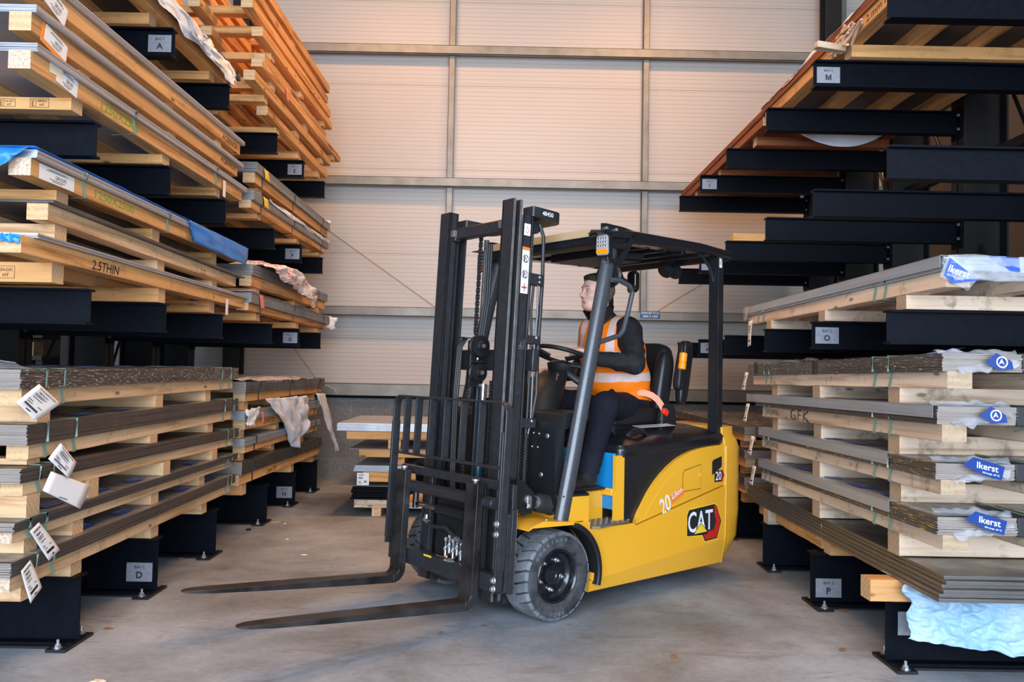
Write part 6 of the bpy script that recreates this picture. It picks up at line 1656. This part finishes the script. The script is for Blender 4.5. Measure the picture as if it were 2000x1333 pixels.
for s_ in (1, -1):
    b = MB(); b.lathe([(.0005, -.011), (.006, -.0095), (.0105, -.004), (.0115, 0), (.0105, .004), (.006, .0095), (.0005, .011)], 'eye_white', hT(.0715, .031 * s_, .010), 16)
    b.lathe([(.0005, .0), (.0048, -.0002), (.0052, -.0012)], 'eye_dark', hT(.0715, .031 * s_, .010) @ Matrix.Translation((.0113, -.001, .0)) @ Matrix.Rotation(PI / 2, 4, 'Y'), 14)
    b.build('eye', driver)
    b = MB(); b.tube([tuple(hp(.072, .044 * s_, .012)), tuple(hp(.0815, .036 * s_, .0165)), tuple(hp(.0835, .028 * s_, .0165)), tuple(hp(.081, .019 * s_, .012))], .002, 'skin', 6); b.build('eyelid', driver)
    b = MB(); b.tube([tuple(hp(.072, .050 * s_, .031)), tuple(hp(.086, .037 * s_, .037)), tuple(hp(.0905, .022 * s_, .033)), tuple(hp(.091, .012 * s_, .030))], .003, 'hair_dark', 6, rs=[(.001, .0015), (.002, .0025), (.002, .003), (.001, .002)]); b.build('eyebrow', driver)
# hair: cap over the cranium, trimmed to the hairline
G = Grid((-.97, -.12, 1.70), (-.68, .14, 1.94), .0035)
he(G, (-.012, 0, .034), (.1025, .081, .094), .01); he(G, (-.038, 0, .02), (.089, .079, .090), .02)
he(G, (.045, 0, .100), (.035, .055, .014), .02)                                   # short quiff
X, Y, Z = G.pts(tuple(slice(0, int(n)) for n in G.n))
Q = np.stack([X, Y, Z], -1) - HC; Q = Q @ RH
face = np.maximum.reduce([(-.0 + .030) - Q[..., 0], Q[..., 2] - .070, -1 - Q[..., 0]])      # keep the face clear
cut1 = np.maximum(.028 - Q[..., 0], Q[..., 2] - (.068 + (Q[..., 0] - .05) * .35))
cut2 = np.maximum(-.020 - Q[..., 0], Q[..., 2] - .028)
cut3 = Q[..., 2] + .070
for c_ in (cut1, cut2): G.d = np.maximum(G.d, -c_.astype(np.float32))
G.d = np.maximum(G.d, -(cut3).astype(np.float32))
wv = (np.sin(Q[..., 1] * 260 + Q[..., 2] * 90) * .0011 + np.sin(Q[..., 0] * 230 + Q[..., 1] * 120) * .0009).astype(np.float32); G.d += wv
def pick_hair(c):
    q = (c - HC) @ RH; return ((q[:, 2] < .035)).astype(int)
sdf_obj('hair', G, ['hair_dark', 'hair_grey'], pick_hair, driver, 1)
# ---- clothing
def torso(G, r=0.0, k=.06):
    G.ell((-1.085, 0, 1.09), (.165 + r, .205 + r, .13 + r), k)
    G.ell((-1.035, 0, 1.25), (.185 + r, .215 + r, .17 + r), k)
    G.ell((-.985, 0, 1.42), (.175 + r, .225 + r, .17 + r), k)
    G.cap((-.945, -.13, 1.555), (-.945, .13, 1.555), .085 + r, .085 + r, k)
def arms(G, r=0.0):
    for sg, e_, w_ in ((1, (-.845, .315, 1.345), (-.665, .178, 1.372)), (-1, (-.97, -.27, 1.29), (-.76, -.295, 1.27))):
        G.cap((-.935 if sg > 0 else -.97, sg * (.195 if sg > 0 else .17), 1.555), e_, (.080 if sg > 0 else .068) + r, .062 + r, .05); G.cap(e_, w_, .062 + r, .044 + r, .025)
G = Grid((-1.36, -.50, .88), (-.50, .50, 1.78), .0065)
torso(G); arms(G)
G.cap((-.925, 0, 1.60), (-.875, 0, 1.665), .088, .074, .04)
fo = [((-.97, .27, 1.47), (-.84, .30, 1.45)), ((-.93, .31, 1.42), (-.80, .33, 1.40)), ((-.84, .37, 1.30), (-.76, .29, 1.40)), ((-.80, .33, 1.38), (-.76, .25, 1.31)), ((-.75, .27, 1.40), (-.72, .20, 1.33)), ((-1.0, .22, 1.52), (-.89, .27, 1.50))]
for p, q in fo: G.cap(p, q, .011, .008, .018, 'add', m=.02)
X, Y, Z = G.pts(tuple(slice(0, int(n)) for n in G.n)); G.d += (np.sin(X * 46 + Z * 31) * np.sin(Y * 39 + Z * 52) * .0035).astype(np.float32)
jk = sdf_obj('jacket', G, ['jacket_black', 'collar_maroon'], None, driver, 2)
# stand-up collar, open at the front
b = MB()
def colf(u, v):
    a = (40 + 280 * u) * D; r0 = .072 + .018 * v; fl = .03 * max(0, abs(u - .5) * 2 - .6) * v
    return (-.868 + (r0 + fl) * math.cos(a) * 1.05 + .01 * v, .003 + (r0 + fl) * math.sin(a), 1.635 + .062 * v + .022 * math.cos(a) * -1)
b.grid(colf, 40, 8, 'jacket_black'); b.build('collar', driver, ang=180, solid=.006)
b = MB(); b.lathe([(.058, 0), (.062, .03), (.06, .058)], 'collar_maroon', Matrix.Translation((-.868, .004, 1.635)) @ Matrix.Rotation(.25, 4, 'Y'), 28); b.build('inner_collar', driver, solid=.004)
# vest
G = Grid((-1.36, -.36, 1.04), (-.62, .36, 1.74), .0065)
torso(G, .014)
X, Y, Z = G.pts(tuple(slice(0, int(n)) for n in G.n))
hem = 1.125 + (X + 1.0) * .12 - Z
G.d = np.maximum(G.d, hem.astype(np.float32))
for sg in (1, -1):
    G.cap((-.915, sg * .245, 1.59), (-.905, sg * .29, 1.42), .080, .085, .005, 'sub', m=.15)
    G.cap((-.93, sg * .31, 1.60), (-.86, sg * .34, 1.36), .085, .085, .005, 'sub', m=.15)
G.cap((-.865, 0, 1.73), (-.885, 0, 1.66), .092, .088, .005, 'sub', m=.15)
G.cap((-.80, 0, 1.70), (-.73, 0, 1.46), .10, .012, .005, 'sub', m=.15)
G.d += (np.sin(X * 31 + Z * 43) * np.sin(Y * 29 + 1) * .003).astype(np.float32)
def pick_vest(c):
    x, y, z = c.T; o = np.zeros(len(c), int)
    zl = z - (x + 1.0) * -.05
    o[(zl > 1.235) & (zl < 1.29)] = 1
    o[(zl > 1.385) & (zl < 1.425) & (x > -.96)] = 1
    o[(zl > 1.385) & (zl < 1.425) & (x <= -.96)] = 1
    o[(np.abs(np.abs(y) - .125) < .026) & (zl > 1.42)] = 1
    return o
vs_ = sdf_obj('high_visibility_vest', G, ['vest_orange', 'reflective'], pick_vest, driver, 2)
# trousers
G = Grid((-1.32, -.36, .66), (-.28, .50, 1.25), .0065)
G.ell((-1.09, 0, 1.06), (.155, .195, .115), .05)
G.cap((-1.06, .10, 1.055), (-.625, .285, 1.095), .105, .082, .05).cap((-.615, .288, 1.085), (-.40, .395, .80), .080, .062, .03).cap((-.40, .395, .80), (-.36, .41, .735), .062, .066, .02)
G.cap((-1.06, -.10, 1.055), (-.63, -.20, 1.10), .105, .082, .05).cap((-.61, -.205, 1.09), (-.44, -.24, .78), .080, .062, .03)
for p, q in (((-.66, .30, 1.17), (-.60, .33, 1.03)), ((-.70, .27, 1.18), (-.72, .34, 1.08)), ((-.58, .36, 1.0), (-.53, .30, .99)), ((-.52, .38, .88), (-.47, .31, .86)), ((-1.0, .16, 1.15), (-.93, .22, 1.07))): G.cap(p, q, .012, .008, .02, m=.02)
X, Y, Z = G.pts(tuple(slice(0, int(n)) for n in G.n)); G.d = np.maximum(G.d, (.722 - Z).astype(np.float32)); G.d += (np.sin(X * 40 + Z * 25) * np.sin(Y * 45) * .003).astype(np.float32)
sdf_obj('trousers', G, ['trouser_navy'], None, driver, 2)
for y, x, yw in ((.425, -.315, .05), (-.25, -.36, -.1)):
    G = Grid((-.2, -.09, -.01), (.22, .09, .16), .005)
    G.ell((.085, 0, .035), (.085, .048, .038), .03).ell((-.02, 0, .05), (.075, .042, .05), .03).cap((-.02, 0, .05), (-.04, 0, .085), .042, .040, .03)
    G.d = np.maximum(G.d, -(G.pts(tuple(slice(0, int(n)) for n in G.n))[2] - .002).astype(np.float32))
    sh = sdf_obj('shoe', G, ['shoe_black'], None, driver, 1); sh.location = (x, y, .645); sh.rotation_euler = (0, 0, yw)
    b = MB(); b.loft([[(p[0], p[1], z) for p in [(-.10, -.036), (-.03, -.044), (.08, -.047), (.15, -.034), (.172, 0), (.15, .034), (.08, .047), (-.03, .044), (-.10, .036)]] for z in (0, .014)], 'plastic_black'); b.build('sole', sh, bevel=.003)
b = MB(); c0 = Vector((-.583, .118, 1.418)); b.lathe([(.0098, -.002), (.0106, 0), (.0098, .002)], 'chrome', Matrix.Translation((-.565, .108, 1.425)) @ Matrix.Rotation(1.2, 4, 'Y') @ Matrix.Rotation(.5, 4, 'X'), 20); b.build('ring', driver)
# ------------------------------------------------------------------ small things
def chip(lb, x, y, sx, sy, sz, m, rz, nm='wood_chip', cat='debris'):
    b = MB(); rnd = random.Random(int(x * 1000 + y * 77)); n = 9
    pts = [(sx * math.cos(2 * PI * k / n) * rnd.uniform(.65, 1.1), sy * math.sin(2 * PI * k / n) * rnd.uniform(.65, 1.1)) for k in range(n)]
    b.loft([[(p[0] * .8, p[1] * .8, 0) for p in pts], [(p[0], p[1], sz * .4 + rnd.uniform(0, sz * .3)) for p in pts], [(p[0] * .7, p[1] * .7, sz * rnd.uniform(.7, 1)) for p in pts]], m)
    tag(b.build(nm, loc=(x, y, .0005), rot=(0, 0, rz)), lb, cat)
plain('leaf_brown', (0.22, 0.09, 0.03), .8); plain('rubber_bit', (.01, .01, .012), .6)
chip('pale curled wood shaving on the floor at the bottom left', -1.625, 3.345, .038, .020, .02, 'cream_timber_x', .2)
chip('dark wood chip on the floor between the label D base and the camera', -1.918, 4.033, .026, .010, .008, 'leaf_brown', .0)
chip('thin pale splinter lying against the far left base plate', -2.235 + .35, 6.80, .05, .012, .008, 'orange_timber_x', .7)
chip('small black lump on the floor beside the fourth left base beam', -2.02 + .02, 6.45, .022, .015, .018, 'rubber_bit', .3, 'rubber_lump')
chip('dried brown leaf on the floor beside the base beam marked P', 1.87, 4.55, .040, .018, .012, 'leaf_brown', .2, 'dry_leaf')
chip('small orange leaf on the floor in front of the tarpaulin base beam', 1.60, 3.90, .022, .015, .010, 'leaf_brown', .9, 'dry_leaf')
chip('brown crumpled leaf on the open floor at the lower right', .78, 3.78, .020, .013, .010, 'leaf_brown', .4, 'dry_leaf')
chip('brown leaf on the floor right of the label D base', -2.15, 5.49, .022, .012, .008, 'leaf_brown', .3, 'dry_leaf')
chip('tiny white scrap on the floor by the label H base', -1.80, 6.75, .012, .008, .006, 'paper_white', .3, 'paper_scrap')
chip('white paper scrap on the floor between the left rack and the forks', -1.37, 5.66, .026, .007, .005, 'paper_white', .1, 'paper_scrap')
chip('white scrap on the floor beyond the fork tips', -1.62, 6.15, .014, .008, .006, 'paper_white', .1, 'paper_scrap')
# notices and stock seen through the gap in the left rack
YN = 7.0
b = MB(); T = frame((-3.62, YN, 1.42), (1, 0, 0), (0, 0, 1))
b.box(-.13, .13, -.09, .13, 0, .004, 'paper_cream', T); b.box(-.12, -.01, .0, .06, .004, .005, 'paper_yellow', T); b.cyl((.085, .03, .004), (.085, .03, .005), .03, 'decal_red', 24, T=T); b.lathe([(.018, .004), (.023, .004), (.023, .005), (.018, .005)], 'decal_red', T @ Matrix.Translation((.02, .03, 0)), 20, caps=False)
for v in (-.03, -.045, -.06): b.box(-.11, -.02, v - .003, v + .003, .004, .005, 'ink_black', T); b.box(.01, .11, v - .002, v + .002, .004, .005, 'ink_black', T)
b.box(-.12, .12, .075, .12, .004, .0045, 'paper_white', T)
b.box(-.20, .20, -1.30, .14, -.03, -.002, 'side_lining', T)
tag(b.build('notice_board'), 'cream notice board with a yellow panel and red dot behind the left rack', 'notice board')
b = MB().box(0, .34, 0, .5, 0, .02, 'bright_sheet'); tag(b.build('metal_tray', loc=(-4.45, 7.2, 1.52)), 'bright metal tray behind the left rack', 'tray')
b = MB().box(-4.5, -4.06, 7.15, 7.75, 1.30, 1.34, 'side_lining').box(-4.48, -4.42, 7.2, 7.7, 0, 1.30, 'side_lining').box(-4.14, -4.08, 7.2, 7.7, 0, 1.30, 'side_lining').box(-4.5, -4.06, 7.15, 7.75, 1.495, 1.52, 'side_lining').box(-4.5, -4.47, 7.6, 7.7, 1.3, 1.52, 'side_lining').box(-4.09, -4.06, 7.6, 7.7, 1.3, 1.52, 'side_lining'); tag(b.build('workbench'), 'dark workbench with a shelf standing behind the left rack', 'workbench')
b = MB().box(0, .14, 0, .15, 0, .12, 'pale_timber_x'); tag(b.build('timber_block', loc=(-4.28, 7.16, 1.34)), 'small pale timber block on the workbench behind the left rack', 'timber')
# thin loop of cord on the back wall rail near the left rack
b = MB(); b.tube([(-2.14, 9.36, 1.08), (-2.05, 9.35, 1.07), (-1.97, 9.36, 1.03), (-1.95, 9.37, .99)], .004, 'paper_cream', 6); tag(b.build('cord'), 'short pale cord hanging off the bottom wall rail beside the left rack', 'cord')
